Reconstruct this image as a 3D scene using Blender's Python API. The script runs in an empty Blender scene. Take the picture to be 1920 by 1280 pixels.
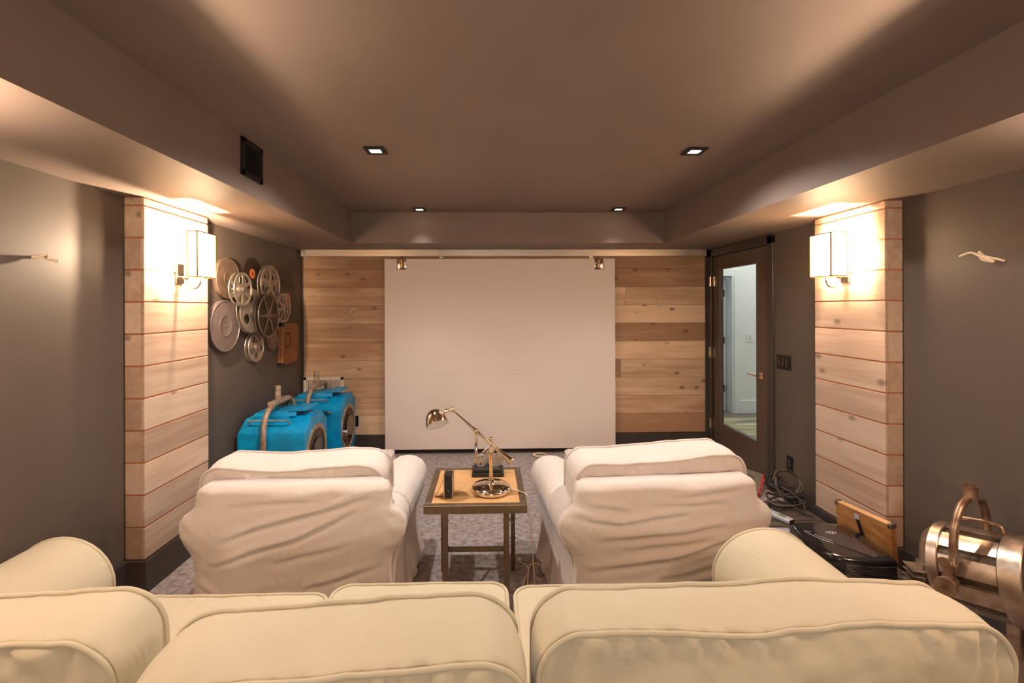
import bpy, bmesh, math, random
from mathutils import Vector, Matrix, noise
C = bpy.context.scene.collection
PI = math.pi
rnd = random.Random(7)

# ------------------------------------------------------------------ materials
def lin(r, g, b):
    f = lambda c: (c/255/12.92 if c/255 <= .04045 else ((c/255+.055)/1.055)**2.4)
    return (f(r), f(g), f(b), 1)

def newmat(name):
    m = bpy.data.materials.new(name); m.use_nodes = True
    nt = m.node_tree
    return m, nt, nt.nodes['Principled BSDF']

def mat(name, rgb, rough=.5, metal=0., var=.0, vscale=6., bump=0., bscale=200., spec=None, rgb2=None, coat=0., stretch=None):
    m, nt, p = newmat(name)
    N, L = nt.nodes, nt.links
    p.inputs['Roughness'].default_value = rough
    p.inputs['Metallic'].default_value = metal
    if spec is not None: p.inputs['Specular IOR Level'].default_value = spec
    if coat: p.inputs['Coat Weight'].default_value = coat; p.inputs['Coat Roughness'].default_value = .08
    c = lin(*rgb)
    p.inputs['Base Color'].default_value = c
    tc = N.new('ShaderNodeTexCoord')
    src = tc.outputs['Object']
    if stretch:
        mp = N.new('ShaderNodeMapping'); mp.inputs['Scale'].default_value = stretch
        L.new(src, mp.inputs['Vector']); src = mp.outputs['Vector']
    if var or rgb2:
        n = N.new('ShaderNodeTexNoise'); n.inputs['Scale'].default_value = vscale; n.inputs['Detail'].default_value = 6
        L.new(src, n.inputs['Vector'])
        r = N.new('ShaderNodeValToRGB')
        c2 = lin(*rgb2) if rgb2 else tuple(max(0, x*(1-var)) for x in c[:3])+(1,)
        c1 = c if rgb2 else tuple(min(1, x*(1+var*.6)) for x in c[:3])+(1,)
        r.color_ramp.elements[0].position = .33; r.color_ramp.elements[1].position = .67
        r.color_ramp.elements[0].color = c2; r.color_ramp.elements[1].color = c1
        L.new(n.outputs['Fac'], r.inputs['Fac']); L.new(r.outputs['Color'], p.inputs['Base Color'])
    if bump:
        n2 = N.new('ShaderNodeTexNoise'); n2.inputs['Scale'].default_value = bscale; n2.inputs['Detail'].default_value = 3
        L.new(src, n2.inputs['Vector'])
        b = N.new('ShaderNodeBump'); b.inputs['Strength'].default_value = bump; b.inputs['Distance'].default_value = .01
        L.new(n2.outputs['Fac'], b.inputs['Height']); L.new(b.outputs['Normal'], p.inputs['Normal'])
    return m

def wood(name, dark, light, axis, rough=.6, knots=True, tone=.35):
    """weathered planks: per-plank tone comes from the colour attribute 'pl'; grain runs along `axis`"""
    m, nt, p = newmat(name); N, L = nt.nodes, nt.links
    p.inputs['Roughness'].default_value = rough; p.inputs['Specular IOR Level'].default_value = .25
    tc = N.new('ShaderNodeTexCoord')
    at = N.new('ShaderNodeAttribute'); at.attribute_name = 'pl'
    ad = N.new('ShaderNodeVectorMath'); ad.operation = 'MULTIPLY_ADD'
    L.new(at.outputs['Color'], ad.inputs[0]); ad.inputs[1].default_value = (17, 17, 17); L.new(tc.outputs['Object'], ad.inputs[2])
    def noise_tex(sc, det, along):
        mp = N.new('ShaderNodeMapping'); s = [sc]*3; s[axis] = along
        mp.inputs['Scale'].default_value = s; L.new(ad.outputs[0], mp.inputs['Vector'])
        n = N.new('ShaderNodeTexNoise'); n.inputs['Scale'].default_value = 1; n.inputs['Detail'].default_value = det
        n.inputs['Distortion'].default_value = .6
        L.new(mp.outputs[0], n.inputs['Vector']); return n.outputs['Fac']
    g1, g2, g3 = noise_tex(28, 8, 1.6), noise_tex(7, 4, 1.2), noise_tex(110, 4, 3.5)
    def math_(op, a, b):
        k = N.new('ShaderNodeMath'); k.operation = op
        for i, v in enumerate((a, b)):
            if isinstance(v, (int, float)): k.inputs[i].default_value = v
            else: L.new(v, k.inputs[i])
        return k.outputs[0]
    sx = N.new('ShaderNodeSeparateColor'); L.new(at.outputs['Color'], sx.inputs[0])
    f = math_('ADD', math_('ADD', math_('MULTIPLY', g1, .36), math_('MULTIPLY', g2, .5)), math_('MULTIPLY', g3, .16))
    f = math_('ADD', f, math_('MULTIPLY', math_('SUBTRACT', sx.outputs[0], .5), tone))
    r = N.new('ShaderNodeValToRGB'); e = r.color_ramp.elements
    e[0].position = .30; e[0].color = lin(*dark); e[1].position = .72; e[1].color = lin(*light)
    L.new(f, r.inputs['Fac'])
    col = r.outputs['Color']
    if knots:
        mp = N.new('ShaderNodeMapping'); s = [6.0]*3; s[axis] = 3.6
        mp.inputs['Scale'].default_value = s; L.new(ad.outputs[0], mp.inputs['Vector'])
        v = N.new('ShaderNodeTexVoronoi'); v.inputs['Scale'].default_value = 1; v.inputs['Randomness'].default_value = 1
        L.new(mp.outputs[0], v.inputs['Vector'])
        kr = N.new('ShaderNodeValToRGB'); ke = kr.color_ramp.elements
        ke[0].position = .06; ke[0].color = (1, 1, 1, 1); ke[1].position = .16; ke[1].color = (0, 0, 0, 1)
        L.new(v.outputs['Distance'], kr.inputs['Fac'])
        mx = N.new('ShaderNodeMixRGB'); mx.inputs[2].default_value = tuple(x*.35 for x in lin(*dark)[:3])+(1,)
        L.new(math_('MULTIPLY', kr.outputs['Color'], .75), mx.inputs[0]); L.new(col, mx.inputs[1]); col = mx.outputs[0]
    hs = N.new('ShaderNodeHueSaturation'); L.new(col, hs.inputs['Color'])
    L.new(math_('ADD', math_('MULTIPLY', sx.outputs[1], .25), .87), hs.inputs['Value'])
    L.new(hs.outputs[0], p.inputs['Base Color'])
    b = N.new('ShaderNodeBump'); b.inputs['Strength'].default_value = .25; b.inputs['Distance'].default_value = .004
    L.new(g1, b.inputs['Height']); L.new(b.outputs[0], p.inputs['Normal'])
    return m

def fabric(name, rgb, rgb2, wsc=9.):
    m, nt, p = newmat(name); N, L = nt.nodes, nt.links
    p.inputs['Roughness'].default_value = .95; p.inputs['Specular IOR Level'].default_value = .12
    p.inputs['Sheen Weight'].default_value = .12
    tc = N.new('ShaderNodeTexCoord')
    n = N.new('ShaderNodeTexNoise'); n.inputs['Scale'].default_value = 3; n.inputs['Detail'].default_value = 5
    L.new(tc.outputs['Object'], n.inputs['Vector'])
    mx = N.new('ShaderNodeMixRGB'); mx.inputs[1].default_value = lin(*rgb); mx.inputs[2].default_value = lin(*rgb2)
    L.new(n.outputs['Fac'], mx.inputs[0]); L.new(mx.outputs[0], p.inputs['Base Color'])
    n1 = N.new('ShaderNodeTexNoise'); n1.inputs['Scale'].default_value = wsc; n1.inputs['Detail'].default_value = 4; n1.inputs['Distortion'].default_value = .8
    L.new(tc.outputs['Object'], n1.inputs['Vector'])
    n2 = N.new('ShaderNodeTexNoise'); n2.inputs['Scale'].default_value = 650
    L.new(tc.outputs['Object'], n2.inputs['Vector'])
    b1 = N.new('ShaderNodeBump'); b1.inputs['Strength'].default_value = .28; b1.inputs['Distance'].default_value = .03
    b2 = N.new('ShaderNodeBump'); b2.inputs['Strength'].default_value = .12; b2.inputs['Distance'].default_value = .002
    L.new(n1.outputs['Fac'], b1.inputs['Height']); L.new(n2.outputs['Fac'], b2.inputs['Height'])
    L.new(b1.outputs[0], b2.inputs['Normal']); L.new(b2.outputs[0], p.inputs['Normal'])
    return m

def emit(name, rgb, s):
    m = bpy.data.materials.new(name); m.use_nodes = True; nt = m.node_tree; nt.nodes.clear()
    e = nt.nodes.new('ShaderNodeEmission'); e.inputs[0].default_value = lin(*rgb); e.inputs[1].default_value = s
    o = nt.nodes.new('ShaderNodeOutputMaterial'); nt.links.new(e.outputs[0], o.inputs[0]); return m

def shade_mat(name, rgb):
    m = bpy.data.materials.new(name); m.use_nodes = True; nt = m.node_tree; nt.nodes.clear()
    d = nt.nodes.new('ShaderNodeBsdfDiffuse'); t = nt.nodes.new('ShaderNodeBsdfTranslucent')
    n = nt.nodes.new('ShaderNodeTexNoise'); n.inputs['Scale'].default_value = 300
    r = nt.nodes.new('ShaderNodeMixRGB'); r.inputs[1].default_value = lin(*rgb); r.inputs[2].default_value = tuple(x*.9 for x in lin(*rgb)[:3])+(1,)
    nt.links.new(n.outputs['Fac'], r.inputs[0])
    for s in (d, t): nt.links.new(r.outputs[0], s.inputs[0])
    mx = nt.nodes.new('ShaderNodeMixShader'); mx.inputs[0].default_value = .85
    nt.links.new(d.outputs[0], mx.inputs[1]); nt.links.new(t.outputs[0], mx.inputs[2])
    e = nt.nodes.new('ShaderNodeEmission'); e.inputs[0].default_value = lin(255, 222, 184); e.inputs[1].default_value = 11   # lit lampshade
    a = nt.nodes.new('ShaderNodeAddShader'); nt.links.new(mx.outputs[0], a.inputs[0]); nt.links.new(e.outputs[0], a.inputs[1])
    o = nt.nodes.new('ShaderNodeOutputMaterial'); nt.links.new(a.outputs[0], o.inputs[0]); return m

def glass(name):
    m = bpy.data.materials.new(name); m.use_nodes = True; nt = m.node_tree; nt.nodes.clear()
    t = nt.nodes.new('ShaderNodeBsdfTransparent'); t.inputs[0].default_value = (.93, .96, .95, 1)
    g = nt.nodes.new('ShaderNodeBsdfGlossy'); g.inputs['Roughness'].default_value = .02
    f = nt.nodes.new('ShaderNodeFresnel'); f.inputs[0].default_value = 1.3
    mx = nt.nodes.new('ShaderNodeMixShader')
    ge = nt.nodes.new('ShaderNodeNewGeometry'); iv = nt.nodes.new('ShaderNodeMath'); iv.operation = 'SUBTRACT'; iv.inputs[0].default_value = 1
    nt.links.new(ge.outputs['Backfacing'], iv.inputs[1])
    mu = nt.nodes.new('ShaderNodeMath'); mu.operation = 'MULTIPLY'
    nt.links.new(f.outputs[0], mu.inputs[0]); nt.links.new(iv.outputs[0], mu.inputs[1])
    nt.links.new(mu.outputs[0], mx.inputs[0]); nt.links.new(t.outputs[0], mx.inputs[1]); nt.links.new(g.outputs[0], mx.inputs[2])
    o = nt.nodes.new('ShaderNodeOutputMaterial'); nt.links.new(mx.outputs[0], o.inputs[0]); return m

def carpet_mat():
    m, nt, p = newmat('carpet_pile'); N, L = nt.nodes, nt.links
    p.inputs['Roughness'].default_value = 1; p.inputs['Specular IOR Level'].default_value = .05; p.inputs['Sheen Weight'].default_value = .3
    tc = N.new('ShaderNodeTexCoord')
    def nz(s, d):
        n = N.new('ShaderNodeTexNoise'); n.inputs['Scale'].default_value = s; n.inputs['Detail'].default_value = d
        L.new(tc.outputs['Object'], n.inputs['Vector']); return n.outputs['Fac']
    a, b = nz(26, 9), nz(170, 3)
    k = N.new('ShaderNodeMath'); k.operation = 'MULTIPLY_ADD'; L.new(b, k.inputs[0]); k.inputs[1].default_value = .7; L.new(a, k.inputs[2])
    r = N.new('ShaderNodeValToRGB'); e = r.color_ramp.elements
    e[0].position = .62; e[0].color = lin(112, 100, 97); e[1].position = 1.08; e[1].color = lin(186, 171, 166)
    L.new(k.outputs[0], r.inputs[0]); L.new(r.outputs[0], p.inputs['Base Color'])
    bp = N.new('ShaderNodeBump'); bp.inputs['Strength'].default_value = .9; bp.inputs['Distance'].default_value = .015
    L.new(k.outputs[0], bp.inputs['Height']); L.new(bp.outputs[0], p.inputs['Normal'])
    return m

def stripes_mat():
    m, nt, p = newmat('striped_rug_wool'); N, L = nt.nodes, nt.links
    p.inputs['Roughness'].default_value = 1
    tc = N.new('ShaderNodeTexCoord'); mp = N.new('ShaderNodeMapping'); mp.inputs['Scale'].default_value = (1.2, 7, 1)
    L.new(tc.outputs['Object'], mp.inputs[0])
    n = N.new('ShaderNodeTexNoise'); n.inputs['Scale'].default_value = 1.3; n.inputs['Detail'].default_value = 4; L.new(mp.outputs[0], n.inputs['Vector'])
    r = N.new('ShaderNodeValToRGB'); e = r.color_ramp.elements
    e[0].position = .35; e[0].color = lin(120, 118, 108); e[1].position = .7; e[1].color = lin(190, 196, 196)
    x = e.new(.5); x.color = lin(170, 158, 112)
    L.new(n.outputs['Fac'], r.inputs[0]); L.new(r.outputs[0], p.inputs['Base Color']); return m

M = {}
M['paint'] = mat('dark_brown_paint', (90, 79, 71), .5, var=.06, vscale=2, bump=.03, bscale=300, spec=.4)
M['ceil'] = mat('ceiling_paint', (122, 106, 96), .55, var=.05, vscale=2, spec=.35)
M['trimpaint'] = mat('trim_paint', (66, 58, 54), .35, var=.05, spec=.4)
M['doorpaint'] = mat('door_paint', (90, 75, 65), .38, var=.05, spec=.4)
M['white'] = mat('white_paint', (222, 224, 224), .5, var=.02)
M['carpet'] = carpet_mat()
M['wood_back'] = wood('weathered_back_planks', (170, 130, 98), (230, 196, 160), 0, tone=.42)
M['wood_col'] = wood('pale_column_planks', (176, 148, 126), (216, 192, 170), 1, tone=.3)
M['groove'] = mat('fresh_cut_edge', (172, 100, 60), .8, var=.2)
M['board'] = mat('white_board_paint', (228, 212, 202), .6, var=.02, vscale=1.2, bump=.02, bscale=40)
M['rail'] = mat('galvanised_rail', (196, 180, 162), .35, .85, var=.15, vscale=12, stretch=(.3, 4, 4))
M['chrome'] = mat('polished_nickel', (232, 214, 192), .08, 1., var=.02)
M['brushed'] = mat('brushed_nickel', (190, 178, 164), .3, 1., var=.1, vscale=30)
M['black'] = mat('black_plastic', (26, 24, 24), .4, var=.1)
M['gloss'] = mat('gloss_black_shell', (30, 27, 28), .12, var=.1, coat=.6)
M['darkgrey'] = mat('dark_grey_panel', (62, 54, 54), .25, var=.05, coat=.3)
M['blackmetal'] = mat('black_metal', (30, 26, 24), .45, .3, var=.1)
M['chairfab'] = fabric('white_slipcover_twill', (216, 204, 195), (206, 193, 183))
M['sofafab'] = fabric('cream_slipcover_twill', (206, 195, 170), (194, 182, 155), 6)
M['table_wood'] = mat('light_board_veneer', (206, 158, 104), .5, rgb2=(186, 140, 90), vscale=9, bump=.05, bscale=60)
M['table_metal'] = mat('bronzed_metal', (126, 106, 84), .4, .75, var=.2, vscale=14)
M['steel'] = mat('worn_steel', (196, 182, 166), .34, .9, rgb2=(150, 128, 108), vscale=14, bump=.08, bscale=30)
M['rust'] = mat('tarnished_pipe', (176, 148, 124), .38, .8, rgb2=(120, 88, 66), vscale=20, bump=.1, bscale=60)
M['blue'] = mat('blue_enamel', (0, 158, 216), .35, rgb2=(12, 126, 172), vscale=7, bump=.05, bscale=25)
M['yoke'] = mat('grey_yoke_paint', (186, 168, 148), .5, .2, rgb2=(140, 112, 88), vscale=24)
M['reel'] = mat('cast_aluminium', (192, 180, 164), .35, .75, var=.2, vscale=18)
M['reel_dark'] = mat('bronze_reel_enamel', (120, 102, 86), .4, .6, var=.2, vscale=18)
M['film'] = mat('wound_dark_film', (46, 36, 26), .3, var=.2, vscale=30)
M['can'] = mat('tin_film_can', (150, 126, 106), .4, .6, rgb2=(116, 96, 80), vscale=16, bump=.05, bscale=40)
M['can_grey'] = mat('grey_film_can', (128, 112, 108), .4, .4, var=.15, vscale=20)
M['vinyl'] = mat('black_vinyl', (44, 34, 28), .3, var=.1)
M['orange'] = mat('orange_label', (214, 112, 66), .6, var=.12, vscale=40)
M['pink'] = mat('pale_label', (206, 162, 138), .6, var=.1, vscale=40)
M['casewood'] = mat('old_fibre_case', (146, 94, 50), .55, rgb2=(118, 72, 36), vscale=10, bump=.05, bscale=40)
M['lidwood'] = mat('honey_plywood', (190, 136, 82), .45, rgb2=(150, 98, 52), vscale=9, stretch=(3, 1, 3))
M['lidedge'] = mat('pale_ply_edge', (222, 172, 118), .5, var=.1, vscale=12)
M['cord'] = mat('ivory_cord', (226, 204, 176), .5, var=.05)
M['strap'] = mat('maroon_leather', (112, 44, 44), .55, var=.2)
M['red'] = mat('red_print', (200, 44, 44), .5, var=.1)
M['lettering'] = mat('white_print', (236, 224, 214), .5, var=.03)
M['greycover'] = mat('grey_green_card', (108, 104, 88), .5, var=.1, vscale=20)
M['bookprint'] = mat('dark_print', (44, 42, 36), .6, var=.1)
M['deck'] = mat('weathered_slats', (104, 92, 84), .35, rgb2=(64, 54, 48), vscale=10, stretch=(1, 14, 1))
M['cable'] = mat('dark_cable', (70, 60, 50), .35, var=.25, vscale=40)
M['silver'] = mat('silver_plastic', (200, 198, 206), .3, .2, var=.05)
M['lcd'] = mat('green_lcd', (120, 140, 112), .2, var=.1)
M['glass'] = glass('door_glass')
M['shade'] = shade_mat('linen_shade', (252, 244, 230))
M['bulb'] = emit('lit_bulb', (255, 222, 186), 4000)
M['lens'] = emit('lit_downlight_lens', (255, 240, 220), 6)
M['hallwood'] = mat('hall_floorboards', (128, 116, 108), .4, rgb2=(100, 90, 84), vscale=6, stretch=(1, 8, 1))
M['rug'] = stripes_mat()
M['grille'] = mat('cream_grille_enamel', (216, 198, 180), .45, var=.03)
M['grilleslot'] = mat('grille_shadow_slot', (120, 98, 80), .6, var=.1)
M['interior'] = mat('dark_lamp_interior', (92, 76, 58), .45, .5, rgb2=(60, 46, 34), vscale=20)  # dark mottled brown, used for lens faces and vent slots
M['lensblack'] = mat('dark_lens_glass', (16, 13, 12), .15, coat=.5, var=.1)
M['brass'] = mat('aged_brass', (204, 160, 92), .25, 1., var=.1)

# ------------------------------------------------------------------ mesh helpers
def obj(name, bm, m, parent=None, smooth=False, loc=None, angle=None):
    me = bpy.data.meshes.new(name)
    bmesh.ops.recalc_face_normals(bm, faces=bm.faces[:])
    bm.to_mesh(me); bm.free()
    if smooth:
        for p in me.polygons: p.use_smooth = True
        if angle:
            try: me.set_sharp_from_angle(angle=math.radians(angle))
            except Exception: pass
    o = bpy.data.objects.new(name, me); C.objects.link(o)
    me.materials.append(M[m])
    if parent: o.parent = parent
    if loc: o.location = loc
    return o

def tag(o, label, cat, group=None):
    o['label'] = label; o['category'] = cat
    if group: o['group'] = group
    return o

def thing(name, label, cat, loc=(0, 0, 0), rz=0, group=None):
    o = bpy.data.objects.new(name, None); C.objects.link(o)
    o.empty_display_size = .1
    o.location = loc; o.rotation_euler = (0, 0, rz)
    return tag(o, label, cat, group)

def struct(name, bm, m, parent=None, **k):
    o = obj(name, bm, m, parent, **k)
    if not parent: o['kind'] = 'structure'
    return o

def BM(): return bmesh.new()

def box(bm, x0, x1, y0, y1, z0, z1, bev=0, mx=None, seg=2):
    g = bmesh.ops.create_cube(bm, size=1)
    vs = g['verts']
    for v in vs: v.co = Vector((x0+(x1-x0)*(v.co.x+.5), y0+(y1-y0)*(v.co.y+.5), z0+(z1-z0)*(v.co.z+.5)))
    if bev:
        es = list({e for v in vs for e in v.link_edges})
        r = bmesh.ops.bevel(bm, geom=es, offset=bev, segments=seg, affect='EDGES', profile=.5)
        vs = list({v for f in r['faces'] for v in f.verts} | {v for v in vs if v.is_valid})
    if mx is not None:
        for v in vs: v.co = mx @ v.co
    return vs

def loft(bm, rings, closed=True, cap=True, loop=False):
    R = [[bm.verts.new(p) for p in r] for r in rings]
    n = len(rings[0])
    k = len(R)
    for i in range(k if loop else k-1):
        a, b = R[i], R[(i+1) % k]
        for j in range(n if closed else n-1):
            j2 = (j+1) % n
            try: bm.faces.new((a[j], a[j2], b[j2], b[j]))
            except ValueError: pass
    if cap and closed and not loop:
        for r in (R[0], R[-1]):
            try: bm.faces.new(r)
            except ValueError: pass
    return R

def lathe(bm, prof, seg=32, mx=None, cap=True):
    """prof: (radius, height) pairs about +Z"""
    rings = []
    for r, z in prof:
        ring = [Vector((max(r, 1e-4)*math.cos(2*PI*i/seg), max(r, 1e-4)*math.sin(2*PI*i/seg), z)) for i in range(seg)]
        if mx is not None: ring = [mx @ p for p in ring]
        rings.append(ring)
    loft(bm, rings, cap=cap)

def axis_mx(p, d):
    return Matrix.Translation(Vector(p)) @ Vector((0, 0, 1)).rotation_difference(Vector(d).normalized()).to_matrix().to_4x4()

def rod(bm, a, b, r, r2=None, seg=16):
    a, b = Vector(a), Vector(b); L = (b-a).length
    lathe(bm, [(r, 0), (r if r2 is None else r2, L)], seg, axis_mx(a, b-a))

def ball(bm, c, r, seg=16):
    g = bmesh.ops.create_uvsphere(bm, u_segments=seg, v_segments=max(8, seg//2), radius=r)
    for v in g['verts']: v.co += Vector(c)

def tube(bm, pts, r, seg=10, closed=False):
    pts = [Vector(p) for p in pts]; n = len(pts); rings = []
    tan = []
    for i in range(n):
        if closed: t = pts[(i+1) % n]-pts[i-1]
        else: t = pts[min(i+1, n-1)]-pts[max(i-1, 0)]
        tan.append(t.normalized() if t.length > 1e-9 else Vector((0, 0, 1)))
    up = tan[0].orthogonal().normalized()
    for i in range(n):
        if i:
            q = tan[i-1].rotation_difference(tan[i]); up = (q @ up).normalized()
        s = tan[i].cross(up).normalized(); u = s.cross(tan[i]).normalized()
        rr = r(i/(n-1)) if callable(r) else r
        rings.append([pts[i]+(u*math.cos(2*PI*k/seg)+s*math.sin(2*PI*k/seg))*rr for k in range(seg)])
    loft(bm, rings, loop=closed)

def spline(ctrl, n=12, closed=False):
    P = [Vector(p) for p in ctrl]; m = len(P); out = []
    for i in range(m if closed else m-1):
        if closed: p0, p1, p2, p3 = P[i-1], P[i], P[(i+1) % m], P[(i+2) % m]
        else: p0, p1, p2, p3 = P[max(i-1, 0)], P[i], P[i+1], P[min(i+2, m-1)]
        for k in range(n):
            t = k/n
            out.append(.5*((2*p1)+(p2-p0)*t+(2*p0-5*p1+4*p2-p3)*t*t+(3*p1-p0-3*p2+p3)*t**3))
    if not closed: out.append(P[-1])
    return out

def lerp_tab(tab, x):
    for (a, va), (b, vb) in zip(tab, tab[1:]):
        if x <= b:
            t = 0 if b == a else max(0, (x-a)/(b-a)); return va+(vb-va)*t
    return tab[-1][1]

def nz(x, y, z): return noise.noise(Vector((x, y, z)))

def rrect(w, h, r, n=10, m=14):
    """points of a rounded rectangle centred on 0 (x, z), sides subdivided"""
    pts = []
    cs = [(w/2-r, h/2-r, 0), (-w/2+r, h/2-r, PI/2), (-w/2+r, -h/2+r, PI), (w/2-r, -h/2+r, 1.5*PI)]
    for i, (cx, cz, a0) in enumerate(cs):
        for k in range(n+1): pts.append((cx+r*math.cos(a0+k/n*PI/2), cz+r*math.sin(a0+k/n*PI/2)))
        ex, ez = pts[-1]; nx, nz_, a1 = cs[(i+1) % 4]
        sx, sz = nx+r*math.cos(a1), nz_+r*math.sin(a1)
        mm = m if i % 2 == 0 else m//2
        for k in range(1, mm): pts.append((ex+(sx-ex)*k/mm, ez+(sz-ez)*k/mm))
    return pts

def cushion(parent, w, h, t, r, bulge, m, loc, rot=(0, 0, 0), seed=0, wr=.008, deform=None, name='back_cushion', pipe=.0065, strip_b=.012, gath=.75):
    """boxed cushion with piping on both seams; width x, height z, thickness y (lay=True lies flat)"""
    pl = rrect(w, h, r, 12, 44); K = 26
    def fix(p, face=0., s=1.):
        x, y, z = p
        d = wr*(nz(x*3.2+seed, z*3.2, y*3+seed*2)+.6*nz(x*8+seed, z*8, y*6)+.35*nz(x*17, z*17+seed, y*9))
        d += wr*.9*(.35-abs(nz(x*4+y*7+seed, z*5-y*3, seed)))+wr*.5*(.3-abs(nz(x*9-y*12, z*10+y*6, seed*2)))
        # gathers run in from the seams
        g = wr*gath*math.sin(x*75+seed*3+5*nz(x*7, seed, z*3))*(.55+.6*nz(x*3, seed, 5))*max(0, 1-abs(1-s)*4.2)*min(1, (1-s)*22)*abs(face) if face else 0
        if face: y += math.copysign(1, face)*(d*1.1+g)
        else:
            z += d*.9*(1 if z > 0 else -1)*.8
        q = Vector((x, y, z))
        if deform: q = deform(q)
        return q
    rings = []
    for sgn in (-1, 1):
        part = []
        for k in range(K+1):
            s = .03+.97*(k/K)**.8
            yy = sgn*(t/2+bulge*(1-s*s)**.8)
            part.append([fix((x*s, yy, z*s), sgn if s < .995 else 0, s) for x, z in pl])
        if sgn > 0: part.reverse()
        if sgn < 0:
            rings += part
            for j in range(1, 6):
                u = j/6; o = 1+strip_b*4*u*(1-u)/(.5*min(w, h))
                e = strip_b*4*u*(1-u)
                rings.append([fix((x*(1+2*e/w), -t/2+t*u, z*(1+2*e/h))) for x, z in pl])
        else: rings += part
    bm = BM(); loft(bm, rings)
    o = obj(name, bm, m, parent, True)
    bm = BM()
    for y in (-t/2, t/2): tube(bm, [fix((x*(1+.006/w), y*1.01, z*(1+.006/h))) for x, z in pl], pipe, 8, True)
    pp = obj('piping', bm, m, o, True)
    o.location = loc; o.rotation_euler = rot
    return o

def planks(name, m, runs, normal, parent=None):
    """runs: list of (x0,x1,y0,y1,z0,z1) boards -> one mesh with a per-board tone attribute"""
    bm = BM(); lay = bm.loops.layers.color.new('pl')
    for k, b in enumerate(runs):
        n0 = len(bm.faces)
        box(bm, *b, bev=.0025, seg=1)
        bm.faces.ensure_lookup_table()
        c = (rnd.random(), rnd.random(), rnd.random(), 1)
        for f in bm.faces[n0:]:
            for l in f.loops: l[lay] = c
    return bm

# ------------------------------------------------------------------ room numbers
XL, XR, YB, YF = -2.11, 2.54, 5.22, -1.7
ZS, ZC = 2.30, 2.61                      # soffit underside, tray ceiling
TX0, TX1, TY1, TY0 = -1.368, 1.807, 4.60, -1.2
T = .12
D0, D1, DT = 4.06, 5.09, 2.21            # door opening along y, its head

# floor
bm = BM(); box(bm, XL-T, XR+T, YF-T, YB+T, -.1, 0); struct('floor', bm, 'carpet')
# tray ceiling
bm = BM(); box(bm, XL-T, XR+T, YF-T, YB+T, ZC, ZC+.1); struct('ceiling', bm, 'ceil')
bm = BM(); box(bm, XL-T, TX0, YF-T, YB+T, ZS, ZC); struct('ceiling_soffit_left', bm, 'ceil')
bm = BM(); box(bm, TX1, XR+T, YF-T, YB+T, ZS, ZC); struct('ceiling_soffit_right', bm, 'ceil')
bm = BM(); box(bm, TX0, TX1, TY1, YB+T, ZS, ZC); struct('ceiling_soffit_back', bm, 'ceil')
bm = BM(); box(bm, TX0, TX1, YF-T, TY0, ZS, ZC); struct('ceiling_soffit_front', bm, 'ceil')
# walls
bm = BM(); box(bm, XL-T, XL, YF-T, YB+T, 0, ZS); struct('wall_left', bm, 'paint')
bm = BM(); box(bm, XL, XR, YB, YB+T, 0, ZS); struct('wall_back', bm, 'paint')
bm = BM(); box(bm, XL, XR, YF-T, YF, 0, ZS); struct('wall_front', bm, 'paint')
bm = BM(); box(bm, XR, XR+T, YF-T, D0, 0, ZS); box(bm, XR, XR+T, D0, D1, DT, ZS); box(bm, XR, XR+T, D1, YB+T, 0, ZS)
struct('wall_right', bm, 'paint')
# baseboards
bm = BM(); box(bm, XL, XL+.02, YF, YB, 0, .19, .004); struct('baseboard_left', bm, 'trimpaint')
bm = BM(); box(bm, XL+.02, XR-.02, YB-.02, YB, 0, .2, .004); struct('baseboard_back', bm, 'trimpaint')
bm = BM(); box(bm, XR-.02, XR, YF, D0-.1, 0, .17, .004); struct('baseboard_right', bm, 'trimpaint')
# plank cladding of the back wall, left and right of (and behind) the hanging panel
seams = [.206, .426]+[.426+.208*k for k in range(1, 9)]+[2.24]
runs = []
yy0, yy1 = YB-.022, YB-.001
for k, (a, b) in enumerate(zip(seams, seams[1:])):
    cuts = [XL+.02, XL+.02+rnd.uniform(.9, 1.9), 1.0+rnd.uniform(-.2, .95), 2.505]
    for c0, c1 in zip(cuts, cuts[1:]): runs.append((c0+.0006, c1-.0006, yy0+rnd.uniform(-.002, .002), yy1, a+.0008, b-.0008))
struct('trim_1', planks('x', 'wood_back', runs, 1), 'wood_back')
# plank-clad pilasters on the side walls (front end boards, inner face boards)
def pilaster(name, xw, xi, y0, y1, z0):
    s = 1 if xi > xw else -1
    step = (2.295-z0-.045)/11
    zs = [z0+step*k for k in range(12)]+[2.298]
    t = .02; runs = []
    xa, xb = sorted((xi, xi-s*t))
    fa, fb = sorted((xw+s*.001, xi-s*t))
    for a, b in zip(zs, zs[1:]):
        j = rnd.uniform(-.001, .001)
        runs.append((xa+j, xb+j, y0, y1, a+.0042, b-.0042))
        runs.append((fa, fb, y0+.001, y0+t, a+.0042, b-.0042))
        runs.append((fa, fb, y1-t, y1-.001, a+.0042, b-.0042))
    o = struct(name, planks('x', 'wood_col', runs, 0), 'wood_col')
    bm = BM(); a, b = sorted((xw+s*.002, xi-s*.004)); box(bm, a, b, y0+.005, y1-.005, z0+.001, 2.299)
    obj('edge_backing', bm, 'groove', o)
    bm = BM(); a, b = sorted((xw, xi+s*.016)); box(bm, a, b, y0-.014, y1+.014, 0, z0-.001, .004)
    obj('plinth', bm, 'trimpaint', o)
    return o
pilaster('trim_2', XL, -1.995, 2.685, 3.287, .19)
pilaster('trim_3', XR, 2.427, 2.729, 3.326, .17)

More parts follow.
